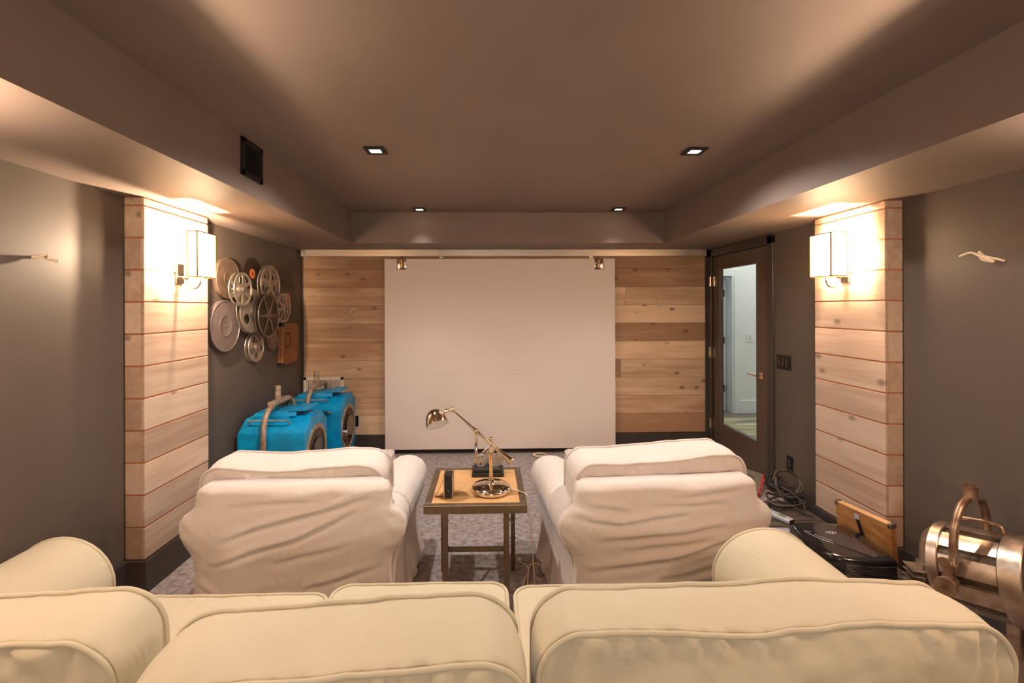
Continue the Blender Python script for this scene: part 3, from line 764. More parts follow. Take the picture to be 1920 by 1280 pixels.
# ------------------------------------------------------------------ slipcovered armchairs
def fold(u, v, ang, f, seed, amp):
    """soft cloth folds running along direction ang"""
    a = u*math.cos(ang)+v*math.sin(ang); b = -u*math.sin(ang)+v*math.cos(ang)
    b += .05*nz(a*2.2, seed, 0)
    n = nz(a*.9+seed, b*f, seed*1.7)
    return amp*(abs(n)*-1.6+.5+.5*nz(a*1.6, b*f*2.1+4, seed))
def armchair(label, loc, rz, seed, ang, folds, amp):
    t = thing('armchair', label, 'armchair', loc, rz, 'white slipcovered armchairs')
    rows = [(.012, .515), (.06, .505), (.12, .495), (.2, .487), (.28, .48), (.36, .475), (.41, .48), (.45, .50), (.49, .527), (.53, .547), (.57, .555), (.60, .550), (.63, .530), (.652, .503), (.668, .482), (.69, .474), (.72, .472), (.745, .468), (.765, .455), (.78, .43)]
    bm = BM(); rings = []; NU = 110
    zs = []
    for (za, _), (zb, _) in zip(rows, rows[1:]):
        n = max(1, round((zb-za)/.010)); zs += [za+(zb-za)*k/n for k in range(n)]
    zs.append(rows[-1][0])
    def crease(x, z):
        d = 0
        for A, pts in folds:
            for (x0, z0), (x1, z1) in zip(pts, pts[1:]):
                if x1 < x0: x0, z0, x1, z1 = x1, z1, x0, z0
                if x0 <= x < x1 or (pts[0][0] == x1 and x == x1):
                    t_ = (x-x0)/(x1-x0); sm = z0+(z1-z0)*t_+.012*nz(x*6, seed, A*40)
                    xs = [p[0] for p in pts]; a, b = min(xs), max(xs); u = (x-a)/(b-a)
                    f = math.sin(PI*min(1, max(0, u)))**.55; q = z-sm
                    d += A*f*(1.15*math.exp(-((q-.018)/.020)**2)-math.exp(-((q+.008)/.013)**2)+.3*math.exp(-((q+.04)/.025)**2))
        return d
    for z in zs:
        w = lerp_tab(rows, z)
        th = .13 if z > .66 else .10
        if z > .77: th = .10
        y0 = .03-.022*max(0, (.2-z)/.2)+(.012*max(0, (z-.75)/.015) if z < .765 else .012 if z > .75 else 0)*(z > .75)+(.02*max(0, (z-.765)/.015) if z > .765 else 0)
        back = []; front = []
        for k in range(NU+1):
            u = -1+2*k/NU; e = 1-abs(u)**10
            x = u*w
            cr = (crease(x, z)+fold(x, z, ang, 8, seed, amp))*e+.005*nz(x*5, z*5, seed)
            # gathers at the shoulders, where the cover is drawn over the arms
            cr += .006*math.sin((x*.5+z)*70*(1 if x > 0 else -1)+seed)*max(0, (abs(u)-.84)/.16)*(.42 < z < .66)*e*2
            sag = .007*(1-u*u)
            yb = y0+(1-e)*.04-cr-sag*.3
            if z < .1: yb += .008*math.sin(x*26+seed)*(.1-z)/.1
            zz = z+(.006*nz(x*4, seed, 1) if z > .7 else 0)
            back.append(Vector((x, yb, zz))); front.append(Vector((x, y0+th-(1-e)*.03, zz)))
        rings.append(back+front[::-1])
    loft(bm, rings)
    back_o = obj('back_panel', bm, 'chairfab', t, True)
    # seat base with skirt
    bm = BM(); rings = []
    for z, wf, wr_, yf in ((.012, .535, .50, .915), (.06, .525, .495, .905), (.16, .505, .482, .89), (.30, .49, .475, .88), (.36, .485, .47, .87)):
        ring = []
        n = 40
        def wv(q): return .009*math.sin(q*41+seed)*max(0, (.3-z)/.3)
        for k in range(n+1): y = .06+(yf-.06)*k/n; ring.append(Vector((wr_+(wf-wr_)*k/n+wv(y), y, z)))
        for k in range(1, n): x = wf*(1-2*k/n); ring.append(Vector((x, yf+wv(x), z)))
        for k in range(n+1): y = yf-(yf-.06)*k/n; ring.append(Vector((-wr_-(wf-wr_)*(1-k/n)-wv(y), y, z)))
        rings.append(ring)
    loft(bm, rings); obj('skirt', bm, 'chairfab', t, True, angle=50)
    # rolled arms
    prof = [(-.10, .20), (-.105, .32), (-.115, .40), (-.135, .46), (-.145, .52), (-.135, .57), (-.105, .61), (-.06, .632), (0, .64), (.05, .632), (.095, .607), (.122, .565), (.13, .52), (.12, .465), (.095, .41), (.075, .34), (.07, .25), (.068, .20)]
    for s in (-1, 1):
        bm = BM(); rings = []
        st = [(.10, .88, -.01), (.2, .93, -.004), (.4, .97, 0), (.6, 1.0, 0), (.8, 1.02, 0), (.9, 1.02, 0), (.925, .99, 0), (.935, .93, 0)]
        for y, sc, dz in st:
            ring = []
            for x, z in prof:
                zc = .52
                p = Vector((s*(.42+.012*y)+s*x*sc*.93, y, (z if z < .33 else zc+(z-zc)*sc)+dz))
                p += Vector((nz(p.x*4+seed, p.y*4, p.z*4), 0, nz(p.x*4, p.y*4+seed, p.z*4)))*.008
                ring.append(p)
            rings.append(ring)
        loft(bm, rings); a = obj('arm', bm, 'chairfab', t, True, angle=60)
        bm = BM(); tube(bm, rings[-2], .0055, 8, True); obj('piping', bm, 'chairfab', a, True)
    cushion(t, .60, .66, .15, .06, .03, 'chairfab', (0, .63, .425), (PI/2, 0, 0), seed+3, .006, name='seat_cushion')
    return t
def sag(a, b, c=0):
    """dip the top edge by a in the middle and tilt it by b per metre"""
    def f(p):
        k = max(0, p.z/.2)
        p.z += k*(-a*(1-(p.x/.5)**2)+b*p.x+c*nz(p.x*2.2, p.y*2, 3)); return p
    return f
ch1 = armchair('white slipcovered armchair seen from behind on the left, beside the side table', (-.965, 2.2, 0), math.radians(.8), 1.3, .30, [(.017, [(-.34, .52), (-.32, .53), (0, .62), (.40, .72)]), (.016, [(-.40, .405), (-.35, .417), (.034, .523), (.34, .664)]), (.010, [(.05, .27), (.104, .29), (.45, .385)]), (.010, [(-.47, .313), (-.33, .255)]), (.008, [(-.30, .69), (.02, .705), (.2, .70)]), (.007, [(-.1, .40), (.30, .50)]), (.008, [(-.30, .24), (.1, .20), (.4, .25)])], .006)
cushion(ch1, .925, .46, .235, .10, .035, 'chairfab', (-.045, .30, .615), (math.radians(4), 0, 0), 2.1, .011, sag(.02, .0, .02))
ch2 = armchair('white slipcovered armchair seen from behind on the right, beside the dark projector', (.905, 2.2, 0), math.radians(4), 5.7, .10, [(.016, [(-.43, .365), (-.027, .40), (.243, .462), (.46, .53)]), (.015, [(-.38, .508), (-.027, .523), (.30, .552)]), (.014, [(-.50, .652), (-.396, .61), (-.261, .58), (-.027, .61), (.1, .63)]), (.010, [(-.43, .69), (-.2, .64)]), (.013, [(-.1, .30), (.24, .355), (.42, .40)]), (.010, [(-.26, .456), (.24, .492)]), (.010, [(-.35, .25), (.1, .28), (.4, .31)]), (.007, [(0, .70), (.38, .73)]), (.008, [(-.1, .66), (.3, .67)])], .006)
cushion(ch2, .92, .46, .235, .10, .035, 'chairfab', (.02, .30, .625), (math.radians(4), 0, 0), 7.4, .011, sag(.008, .028, .015))
def footstool(label, loc, rz):
    t = thing('footstool', label, 'footstool', loc, rz, 'white slipcovered footstools')
    bm = BM(); box(bm, -.30, .30, -.30, .30, .012, .33, .02); obj('skirt', bm, 'chairfab', t, True, angle=40)
    cushion(t, .62, .62, .11, .05, .02, 'chairfab', (0, 0, .39), (PI/2, 0, 0), 9, .004, name='top_cushion')
footstool('white slipcovered footstool in front of the left armchair, only a corner showing', (-1.095, 3.55, 0), .03)
footstool('white slipcovered footstool in front of the right armchair, only a corner showing', (.965, 3.53, 0), .05)

# ------------------------------------------------------------------ cream sofas in the foreground
def sofa(name, label, loc, x0, x1, arm_side, arm_c, arm_r, seats):
    t = thing(name, label, 'sofa', loc, 0, 'cream slipcovered sofas in the front row')
    bm = BM(); box(bm, x0+.02, x1-.02, .02, 1.10, .02, .34, .02); obj('skirt', bm, 'sofafab', t, True, angle=40)
    bm = BM(); box(bm, x0, x1, 0, .17, .02, .70, .05, seg=4); obj('back_frame', bm, 'sofafab', t, True, angle=50)
    # rolled arm, fuller at its front end
    bm = BM(); rings = []
    st = [(.10, .62, 0), (.35, .72, 0), (.6, .82, 0), (.85, .92, 0), (1.05, .98, 0), (1.20, 1.0, 0), (1.255, .985, -.002), (1.275, .93, -.006)]
    n = 26
    for y, sc, dz in st:
        ring = []
        for k in range(n+1):
            a = -.62*PI/2+(PI+.62*PI)*k/n
            ring.append(Vector((arm_c+arm_r*sc*math.cos(a)*1.0+arm_side*(sc-1)*(-.10), y, .44+dz+.205*math.sin(a))))
        wd = .11
        xc = arm_c+arm_side*(sc-1)*(-.10)
        ring += [Vector((xc-wd, y, .2)), Vector((xc-wd, y, .05)), Vector((xc+wd, y, .05)), Vector((xc+wd, y, .2))]
        for p in ring: p += Vector((nz(p.x*3, p.y*3, p.z*3), 0, nz(p.x*3, p.y*3+7, p.z*3)))*.004
        rings.append(ring)
    loft(bm, rings); a = obj('arm', bm, 'sofafab', t, True, angle=60)
    bm = BM(); tube(bm, rings[-2], .007, 8, True); obj('piping', bm, 'sofafab', a, True)
    for i, (sx0, sx1, sy0, sy1) in enumerate(seats):
        cushion(t, sx1-sx0, sy1-sy0, .15, .07, .02, 'sofafab', ((sx0+sx1)/2, (sy0+sy1)/2, .425), (PI/2, 0, 0), 3.3+i, .005, name='seat_cushion')
    return t
SY = .78
s1 = sofa('sofa', 'cream two-cushion sofa in the foreground with its arm against the left wall', (-.98, SY, 0), -1.08, 1.05, -1, -.885, .225,
          [(-.62, .345, .32, 1.06), (.355, 1.05, .32, 1.115)])
s2 = sofa('sofa', 'cream sofa in the right foreground with its arm towards the metal stage light', (.74, SY, 0), -.63, .62, 1, .505, .235, [(-.635, .38, .32, 1.085)])
cushion(s1, .88, .5, .19, .11, .035, 'sofafab', (-.375, .432, .60), (math.radians(3), 0, math.radians(1.5)), 4.2, .012, sag(.006, .0, .012), gath=1.9)
cushion(s1, .90, .5, .23, .11, .035, 'sofafab', (.61, .36, .592), (math.radians(4), 0, math.radians(3.5)), 8.8, .013, sag(.0, .004, .012), gath=1.9)
cushion(s2, 1.20, .5, .175, .11, .04, 'sofafab', (-.015, .437, .595), (math.radians(3), 0, 0), 12.3, .012, sag(-.0, .0, .018), gath=1.9)

# ------------------------------------------------------------------ side table and what stands on it
t = thing('side_table', 'square side table with light board top and bronze metal legs between the armchairs', 'table', (-.07, 2.695, 0))
bm = BM(); box(bm, -.238, .238, -.25, .25, .575, .6, .001); obj('table_top', bm, 'table_wood', t)
bm = BM()
for (a, b, c, d_) in ((-.275, .275, -.287, -.25), (-.275, .275, .25, .287), (-.275, -.238, -.25, .25), (.238, .275, -.25, .25)): box(bm, a, b, c, d_, .558, .602, .002)
for k in range(7):
    for s in (-1, 1):
        ball(bm, (s*.257, -.24+.08*k, .602), .004, 6)
rim = obj('metal_rim', bm, 'table_metal', t)
for (x, y, w) in ((-.165, -.235, .015), (.165, -.235, .015), (-.215, .165, .013), (.222, .165, .013)):
    bm = BM(); box(bm, x-w, x+w, y-w, y+w, 0, .57, .002)
    for z in (.5, .36, .2): rod(bm, (x-w-.004, y, z), (x+w+.004, y, z), .006, seg=8)
    obj('leg', bm, 'table_metal', t, angle=40)
bm = BM(); box(bm, -.15, .15, -.228, -.21, .325, .348, .002); obj('stretcher', bm, 'table_metal', t)
for x, x2 in ((-.165, -.215), (.165, .222)):
    bm = BM(); rod(bm, (x, -.22, .52), (x2, .155, .3), .006); obj('brace', bm, 'table_metal', t, True)

TZ = .603
t = thing('table_lamp', 'polished nickel desk lamp with tilted arm and dome shade on the side table', 'lamp', (.014, 2.605, TZ))
bm = BM(); lathe(bm, [(.108, 0), (.112, .006), (.112, .02), (.104, .03), (.085, .034), (.08, .038), (.03, .042), (.024, .055), (.014, .062)], 56); obj('base', bm, 'chrome', t, True, angle=50)
bm = BM(); lathe(bm, [(.011, .05), (.011, .2), (.014, .203), (.014, .215), (.009, .218), (.009, .262), (.012, .264), (.012, .274), (.006, .278), (.012, .288), (.013, .294), (.009, .303), (.002, .306)], 24)
obj('post', bm, 'chrome', t, True, angle=50)
bm = BM(); y = -.022
A, B = Vector((-.222, y, .468)), Vector((.055, y, .225)); d_ = (B-A).normalized()
rod(bm, A, B, .0072)
lathe(bm, [(.004, -.02), (.010, -.012), (.0105, 0), (.015, .06), (.0195, .085), (.021, .098), (.019, .106), (.003, .110)], 24, axis_mx(B-d_*.02, d_))
J = Vector((-.084, y, A.z+(B.z-A.z)*(-.084-A.x)/(B.x-A.x)))
ball(bm, J, .014); ball(bm, J+Vector((0, -.016, .006)), .008); rod(bm, J-d_*.03, J+d_*.03, .009)
rod(bm, Vector((0, 0, .255)), Vector((.0, y-.008, .275)), .008); ball(bm, (.0, y, .272), .012)
obj('arm', bm, 'chrome', t, True, angle=50)
bm = BM(); lathe(bm, [(.006, 0), (.009, -.004), (.009, -.02), (.0085, -.13), (.011, -.133), (.011, -.145), (.008, -.148), (.010, -.158), (.011, -.165), (.007, -.176), (.002, -.178)], 20, Matrix.Translation(J)); obj('hanging_rod', bm, 'chrome', t, True, angle=50)
bm = BM(); ball(bm, A, .014); rod(bm, A, A+Vector((-.035, 0, -.006)), .008); ball(bm, A+Vector((-.035, 0, -.008)), .013); ball(bm, A+Vector((-.06, 0, -.02)), .016); rod(bm, A+Vector((-.035, -.018, -.008)), A+Vector((-.035, .018, -.008)), .007)
obj('knuckle', bm, 'chrome', t, True)
ax = Vector((-.30, .50, .81)).normalized()            # dome axis (up), rim tilted
SM = axis_mx((-.302, y, .384), ax)
bm = BM(); pr = [(.064, 0), (.063, .018), (.058, .042), (.048, .064), (.034, .08), (.018, .09), (.003, .094)]
lathe(bm, pr, 40, SM, cap=False); lathe(bm, [(r*.96, z-.002+(.0 if z else .002)) for r, z in pr], 40, SM, cap=False)
sh = obj('shade', bm, 'chrome', t, True)
bm = BM(); lathe(bm, [(.0625, .0005), (.05, .006), (.02, .009), (.002, .010)], 32, SM, cap=False); obj('shade_lining', bm, 'white', sh, True)
bm = BM()
pts = [(.108, .0, .012), (.15, -.02, .006), (.178, -.045, .005), (.194, -.062, .003), (.205, -.068, -.02), (.222, -.06, -.18), (.238, -.045, -.42), (.255, .0, -.585), (.262, .06, -.594), (.29, .10, -.597)]
tube(bm, spline(pts, 8), .0035, 8); obj('cord', bm, 'cord', t, True)

t = thing('reel_ornament', 'small ornament of two metal film reels on a stepped black base behind the lamp', 'ornament', (-.004, 2.885, TZ))
bm = BM(); box(bm, -.10, .098, -.075, .075, 0, .022, .003); box(bm, -.088, .086, -.062, .062, .022, .042, .003); obj('base', bm, 'black', t)
for (x, z, R, n) in ((-.043, .042+.036, .036, 6), (.046, .042+.056, .056, 5)):
    bm = BM(); disc_plate(bm, R, spokes(n, .12, .86, .3, .2) if n == 6 else holes(5, .6, .2, ph=.4, small=.1), -.004, .004, 14, 72)
    tube(bm, [(0, R*math.cos(a), R*math.sin(a)) for a in [2*PI*k/48 for k in range(48)]], .0045, 8, True)
    bmesh.ops.transform(bm, matrix=Matrix.Translation((x, 0, z)) @ Matrix.Rotation(PI/2, 4, 'Z'), verts=bm.verts)
    obj('reel', bm, 'reel', t, angle=30)
bm = BM()
for dx in (0, .022): rod(bm, (-.062+dx, .012, .10), (.012+dx*.6, .012, .165), .005)
rod(bm, (.005, .012, .042), (.005, .012, .165), .005)
obj('arm', bm, 'brushed', t, True)

t = thing('leather_case', 'small black case with metal edges and a maroon strap standing on the side table', 'case', (-.222, 2.55, TZ))
bm = BM(); box(bm, -.019, .019, -.043, .043, 0, .122, .004); obj('case_body', bm, 'black', t)
bm = BM()
for x in (-.0225, .0225):
    for y in (-.045, .045): box(bm, x-.003, x+.003, y-.002, y+.002, 0, .124, .001, seg=1)
    for z in (.0015, .1225): box(bm, x-.003, x+.003, -.045, .045, z-.0015, z+.0015)
    box(bm, x-.0015, x+.0015, -.043, .043, .002, .122)
ball(bm, (0, -.044, .04), .004, 8); rod(bm, (-.016, .02, .122), (-.016, .02, .138), .006); ball(bm, (-.016, .02, .14), .008, 10)
obj('metal_edging', bm, 'brushed', t, angle=40)
bm = BM(); pts = spline([(-.024, .01, .10), (-.034, .005, .075), (-.045, -.005, .05), (-.062, -.018, .022), (-.075, -.026, .004)], 8)
loft(bm, [[p+Vector((0, w_, h_)) for w_, h_ in ((-.007, 0), (.007, 0), (.007, .003), (-.007, .003))] for p in pts])
rod(bm, (-.075, -.026, .004), (-.025, -.03, .004), .003)
obj('strap', bm, 'strap', t)

bm = BM()
pts = [(.20, 2.93, .006), (.235, 2.90, .006), (.25, 2.83, .006), (.215, 2.74, .006), (.20, 2.64, .006), (.225, 2.67, .006), (.24, 2.78, .014), (.27, 2.90, .008), (.33, 2.90, .006), (.345, 2.80, .006), (.37, 2.66, .006), (.37, 2.5, .006)]
tube(bm, spline(pts, 8), .0045, 8); t = tag(obj('extension_cord', bm, 'cord', None, True), 'looped ivory extension cord with plug on the carpet beside the side table', 'cord')
bm = BM(); box(bm, .185, .21, 2.93, 2.965, .001, .02, .004); rod(bm, (.192, 2.965, .01), (.192, 2.985, .01), .002); rod(bm, (.203, 2.965, .01), (.203, 2.985, .01), .002); obj('plug', bm, 'cord', t)

# ------------------------------------------------------------------ equipment by the right pilaster
t = thing('equipment_platform', 'low dark slatted platform under the projector by the right pilaster', 'platform', (2.13, 3.0, 0))
bm = BM()
for k in range(14): box(bm, -.27, .265, -.62+k*.083, -.545+k*.083, .10, .12, .003)
obj('slat', bm, 'deck', t)
bm = BM(); box(bm, -.255, .25, -.6, .52, 0, .099); obj('frame', bm, 'blackmetal', t)
PZ = .121
t = thing('video_projector', 'wide glossy black home projector with slatted front on the low platform', 'projector', (2.08, 2.69, PZ), math.radians(-7))
out = [(-.205, .02), (-.185, -.10), (-.12, -.19), (-.02, -.222), (.10, -.222), (.19, -.205), (.205, -.17), (.21, .05), (.195, .19), (.12, .225), (-.10, .215), (-.18, .15)]
def ringz(z, s=1., dome=0):
    return [Vector((x*s, y*s, z)) for x, y in [(p.x, p.y) for p in spline([(a, b, 0) for a, b in out], 6, True)]]
bm = BM(); loft(bm, [ringz(.012, .97), ringz(.02, .99), ringz(.105, 1.0), ringz(.118, .985), ringz(.126, .95), ringz(.132, .8), ringz(.136, .5), ringz(.137, .1)])
obj('housing', bm, 'gloss', t, True, angle=60)
bm = BM()
for k in range(9):
    z = .026+k*.0085
    tube(bm, spline([(-.075, -.214, z), (.0, -.229, z), (.10, -.229, z), (.185, -.215, z), (.207, -.18, z)], 6), .003, 6)
obj('front_louvre', bm, 'darkgrey', t, True)
bm = BM()
lens_pts = [(-.02, .18, 0), (-.075, .07, 0), (-.05, -.05, 0), (.03, -.15, 0), (.10, -.205, 0), (.12, -.1, 0), (.09, .05, 0), (.03, .16, 0)]
rg = [(p.x, p.y) for p in spline(lens_pts, 6, True)]
loft(bm, [[Vector((x, y, .128)) for x, y in rg], [Vector((x*.99, y*.99, .1385)) for x, y in rg]]); obj('top_panel', bm, 'darkgrey', t, True, angle=30)
bm = BM()
for (x, y) in ((-.012, .06), (.0, .068), (.014, .07), (.028, .068), (.04, .06), (.0, .052), (.014, .05), (.028, .052)):
    ball(bm, (x, y, .139), .0045, 8)
obj('button_cluster', bm, 'silver', t, True)
bm = BM()
pts = [(-.10, .06, .1385), (-.135, .075, .1375), (-.12, .03, .138), (-.09, -.03, .138), (-.05, -.075, .1395)]
tube(bm, pts, .0018, 6)
tube(bm, spline([(-.105, .02, .139), (-.09, .03, .139), (-.085, .005, .139), (-.075, .0, .139), (-.07, -.015, .139), (-.062, -.01, .139), (-.058, -.035, .139), (-.046, -.03, .139), (-.045, -.05, .139)], 4), .0016, 6)
obj('emblem', bm, 'silver', t, True)
bm = BM()
for k in range(5): lathe(bm, [(.013, 0), (.013, .008), (.009, .012), (.009, .018)], 12, axis_mx((-.207+.002*k, .04-.03*k, .04+.012), (-1, -.2, 0)))
obj('terminal', bm, 'brass', t, True, angle=40)
bm = BM()
for (x, y) in ((-.13, -.1), (.15, -.15), (-.1, .15), (.15, .16)): rod(bm, (x, y, 0), (x, y, .02), .015, seg=12)
obj('foot', bm, 'black', t)

# leaning wooden lid
TL, TR = Vector((2.31, 2.965, .365)), Vector((2.372, 2.62, .365)); dn = Vector((.057, -.15, -.30))*.70
u = (TR-TL).normalized(); L_ = (TR-TL).length; v = (-dn).normalized(); nrm = u.cross(v).normalized()
if nrm.x > 0: nrm = -nrm
v = nrm.cross(u).normalized()
if v.z < 0: v = -v
LM = Matrix((u.to_4d(), nrm.to_4d(), v.to_4d(), (0, 0, 0, 1))).transposed(); LM[3][3] = 1
LM.translation = Vector((0, 0, 0))
for i in range(3): LM[3][i] = 0
hgt = dn.length
t = thing('wooden_lid', 'honey-coloured plywood lid with metal corners leaning beside the right pilaster', 'lid', TL+Vector((0, 0, -hgt*.99)))
LM = Matrix.Translation(Vector((0, 0, hgt*.99))) @ LM
bm = BM(); box(bm, 0, L_, -.018, .018, -hgt, -.003, .001, mx=LM); obj('lid_panel', bm, 'lidwood', t)
bm = BM(); box(bm, .004, L_-.004, -.0185, .0185, -.004, .001, mx=LM); obj('top_edge', bm, 'lidedge', t)
bm = BM(); box(bm, -.004, .018, -.022, .022, -.022, .005, .004, mx=LM); obj('corner_cap', bm, 'brushed', t)
bm = BM(); box(bm, L_-.018, L_+.004, -.022, .022, -.022, .005, .004, mx=LM); obj('corner_cap', bm, 'brushed', t)
bm = BM()
sd = 1
loft(bm, [[LM @ Vector((x, sd*y, z)) for (x, y, z) in q] for q in (
    [(L_*.40, .019, -.055), (L_*.46, .019, -.055), (L_*.46, .024, -.055), (L_*.40, .024, -.055)],
    [(L_*.47, .026, -.12), (L_*.53, .026, -.12), (L_*.53, .032, -.12), (L_*.47, .032, -.12)],
    [(L_*.53, .019, -.19), (L_*.59, .019, -.19), (L_*.59, .024, -.19), (L_*.53, .024, -.19)])])
obj('strap_handle', bm, 'black', t)
bm = BM(); box(bm, L_*.37, L_*.45, .018, .022, -.06, -.025, .002, mx=LM); obj('strap_plate', bm, 'silver', t)

t = thing('cordless_phone', 'silver cordless phone handset with small green display lying on the slatted platform', 'phone', (2.085, 3.24, PZ), math.radians(23))
bm = BM(); box(bm, -.033, .033, -.105, .105, .0, .034, .011, seg=3); obj('handset', bm, 'silver', t, True, angle=50)
bm = BM(); box(bm, -.022, .022, -.06, -.01, .0335, .0355, .001); obj('display', bm, 'lcd', t)
bm = BM(); box(bm, -.026, .026, -.1065, -.088, .004, .030, .004); obj('earpiece', bm, 'black', t)
t = thing('power_adapter', 'flat white adapter box left of the projector on the slatted platform', 'adapter', (1.955, 3.02, PZ), math.radians(-4))
bm = BM(); box(bm, -.075, .075, -.03, .03, 0, .028, .006); obj('adapter_case', bm, 'silver', t, True, angle=40)
bm = BM(); rod(bm, (.072, 0, .012), (.085, -.002, .012), .006); tube(bm, spline([(.08, -.002, .012), (.105, -.01, .01), (.12, .03, .008)], 6), .003, 6); obj('lead', bm, 'black', t, True)

# tangled cables
cab_labels = ['dark cable in wide upright loops on top of the cable pile by the right wall',
              'thin brown cable coiled in the middle of the cable pile by the right wall',
              'thick dark cable lying at the bottom of the cable pile by the right wall',
              'black cable trailing from the cable pile towards the phone',
              'thin cable crossing the front of the cable pile by the right wall',
              'black cable looped flat at the wall side of the cable pile',
              'thin black cable tangled highest on the left of the cable pile',
              'dark cable end running from the cable pile to the plinth of the right pilaster']
def cable(i, pts, r, m='cable'):
    bm = BM(); tube(bm, spline(pts, 7), r, 8); return tag(obj('cable', bm, m, None, True), cab_labels[i], 'cable', 'dark cables piled by the right wall')
cx, cy = 2.33, 3.5
def loopy(n, rx, ry, z0, dz, tilt, ph, jit, c=(cx, cy)):
    pts = []
    for k in range(n):
        a = ph+k*2*PI/7
        j = lambda q: jit*nz(k*.9, q, ph)
        pts.append((c[0]+rx*math.cos(a)+j(1), c[1]+ry*math.sin(a)*math.cos(tilt)+j(2), z0+dz*k/n+ry*math.sin(tilt)*(1+math.sin(a))+abs(j(3))))
    return pts
cable(0, loopy(18, .105, .09, .19, .01, 1.0, .4, .03), .0055)
cable(1, loopy(26, .08, .07, .16, .04, .5, 1.8, .05), .004)
cable(2, loopy(16, .12, .08, .135, .02, .05, 2.5, .04, (2.28, 3.45)), .0085)
cable(3, [(2.30, 3.42, .16), (2.22, 3.36, .14), (2.16, 3.34, .135), (2.14, 3.42, .15), (2.2, 3.46, .17), (2.26, 3.38, .15), (2.30, 3.3, .135), (2.34, 3.24, .13)], .005, 'black')
cable(4, [(2.2, 3.56, .24), (2.26, 3.5, .25), (2.32, 3.42, .22), (2.36, 3.34, .15), (2.30, 3.32, .14), (2.24, 3.38, .18), (2.22, 3.44, .24), (2.19, 3.52, .27)], .004)
cable(5, loopy(15, .07, .06, .135, .015, .15, 3.3, .03, (2.39, 3.53)), .006, 'black')
cable(6, loopy(22, .055, .05, .2, .05, .9, .9, .05, (2.24, 3.52)), .0035, 'black')
cable(7, [(2.33, 3.5, .15), (2.38, 3.46, .17), (2.405, 3.42, .14), (2.40, 3.38, .128), (2.395, 3.35, .127)], .0045, 'black')
t = thing('power_brick', 'black power brick half buried in the pile of dark cables', 'adapter', (2.36, 3.46, PZ), .5)
bm = BM(); box(bm, -.05, .05, -.035, .035, 0, .04, .006); obj('adapter_case', bm, 'black', t, True, angle=40)

# book with the red lettered spine, leaning low against the door
t = thing('book', 'grey-backed book with a red lettered spine leaning against the foot of the glazed door', 'book', (2.33, 3.86, .0), 0)
ux = Vector((.145, .16, .105)); uy = Vector((-.12, .26, 0)).normalized()*.30
n_ = ux.cross(uy).normalized()
def BP(a, b, c): return ux*a+uy*b+n_*c
def slab(bm, a0, a1, b0, b1, c0, c1):
    vs = [bm.verts.new(BP(a, b, c)+Vector((0, 0, .012))) for c in (c0, c1) for a, b in ((a0, b0), (a1, b0), (a1, b1), (a0, b1))]
    for f in ((0, 1, 2, 3), (4, 5, 6, 7), (0, 1, 5, 4), (1, 2, 6, 5), (2, 3, 7, 6), (3, 0, 4, 7)): bm.faces.new([vs[i] for i in f])
bm = BM(); slab(bm, 0, 1, .02, 1, 0, .035); obj('cover', bm, 'greycover', t)
bm = BM(); slab(bm, 0, 1, -.012, .02, -.001, .036); obj('spine', bm, 'red', t)
bm = BM()
for k in range(13):
    a = .08+.065*k; h = .5+.4*rnd.random()
    slab(bm, a, a+.03, -.0135, -.0118, .006, .006+.024*h)
    if k % 3: slab(bm, a, a+.045, -.0135, -.0118, .006, .010)
obj('spine_lettering', bm, 'lettering', t)
bm = BM()
for k in range(9): slab(bm, .35+.05*k, .37+.05*k, .25, .8-.1*(k % 3), .035, .0358)
obj('cover_print', bm, 'bookprint', t)

# ------------------------------------------------------------------ big steel stage light at the right edge
far, near = Vector((2.205, 2.17, .405)), Vector((2.335, 1.90, .455))
axd = (near-far); LN = axd.length; axd.normalize()
t = thing('steel_stage_light', 'big worn steel stage light with pipe yoke on the floor at the right edge', 'stage light', (2.2, 2.0, 0))
BX = Matrix.Translation(-Vector(t.location)) @ axis_mx(far, axd)
Rr = .18
bm = BM(); lathe(bm, [(.002, -.05), (.10, -.045), (.145, -.03), (.162, -.01), (Rr-.012, .01), (Rr-.012, LN-.02), (Rr-.05, LN-.005), (.12, LN)], 56, BX); obj('barrel', bm, 'steel', t, True, angle=35)
for z0, z1 in ((.01, .055), (LN-.055, LN+.02)):
    bm = BM(); lathe(bm, [(Rr-.014, z0), (Rr+.006, z0), (Rr+.009, z0+.004), (Rr+.009, z1-.004), (Rr+.006, z1), (Rr-.014, z1)], 56, BX, cap=False); obj('end_band', bm, 'steel', t, True, angle=35)
bm = BM(); lathe(bm, [(Rr-.014, LN+.015), (.155, LN+.012), (.145, LN+.004), (.10, LN-.002), (.002, LN-.003)], 48, BX, cap=False); obj('lens', bm, 'lensblack', t, True, angle=40)
# raised slats and dark vent slots round the barrel
up = (BX.to_3x3().inverted() @ Vector((0, 0, 1))); ph0 = math.atan2(up.y, up.x)
def arcslab(bm, a0, a1, r0, r1, z0, z1, n=6):
    ring = []
    for z in (z0, z1):
        o = [BX @ Vector((r1*math.cos(a0+(a1-a0)*k/n), r1*math.sin(a0+(a1-a0)*k/n), z)) for k in range(n+1)]
        i = [BX @ Vector((r0*math.cos(a1-(a1-a0)*k/n), r0*math.sin(a1-(a1-a0)*k/n), z)) for k in range(n+1)]
        ring.append(o+i)
    loft(bm, ring)
for k in range(10):
    a = ph0+k*2*PI/10
    bm = BM(); arcslab(bm, a-.21, a+.21, Rr-.013, Rr+.003, .056, LN-.056); obj('slat', bm, 'steel', t, True, angle=35)
    bm = BM(); arcslab(bm, a+.22, a+.40, Rr-.0125, Rr-.0105, .06, LN-.06); obj('vent_slot', bm, 'interior', t, True, angle=35)
bm = BM()
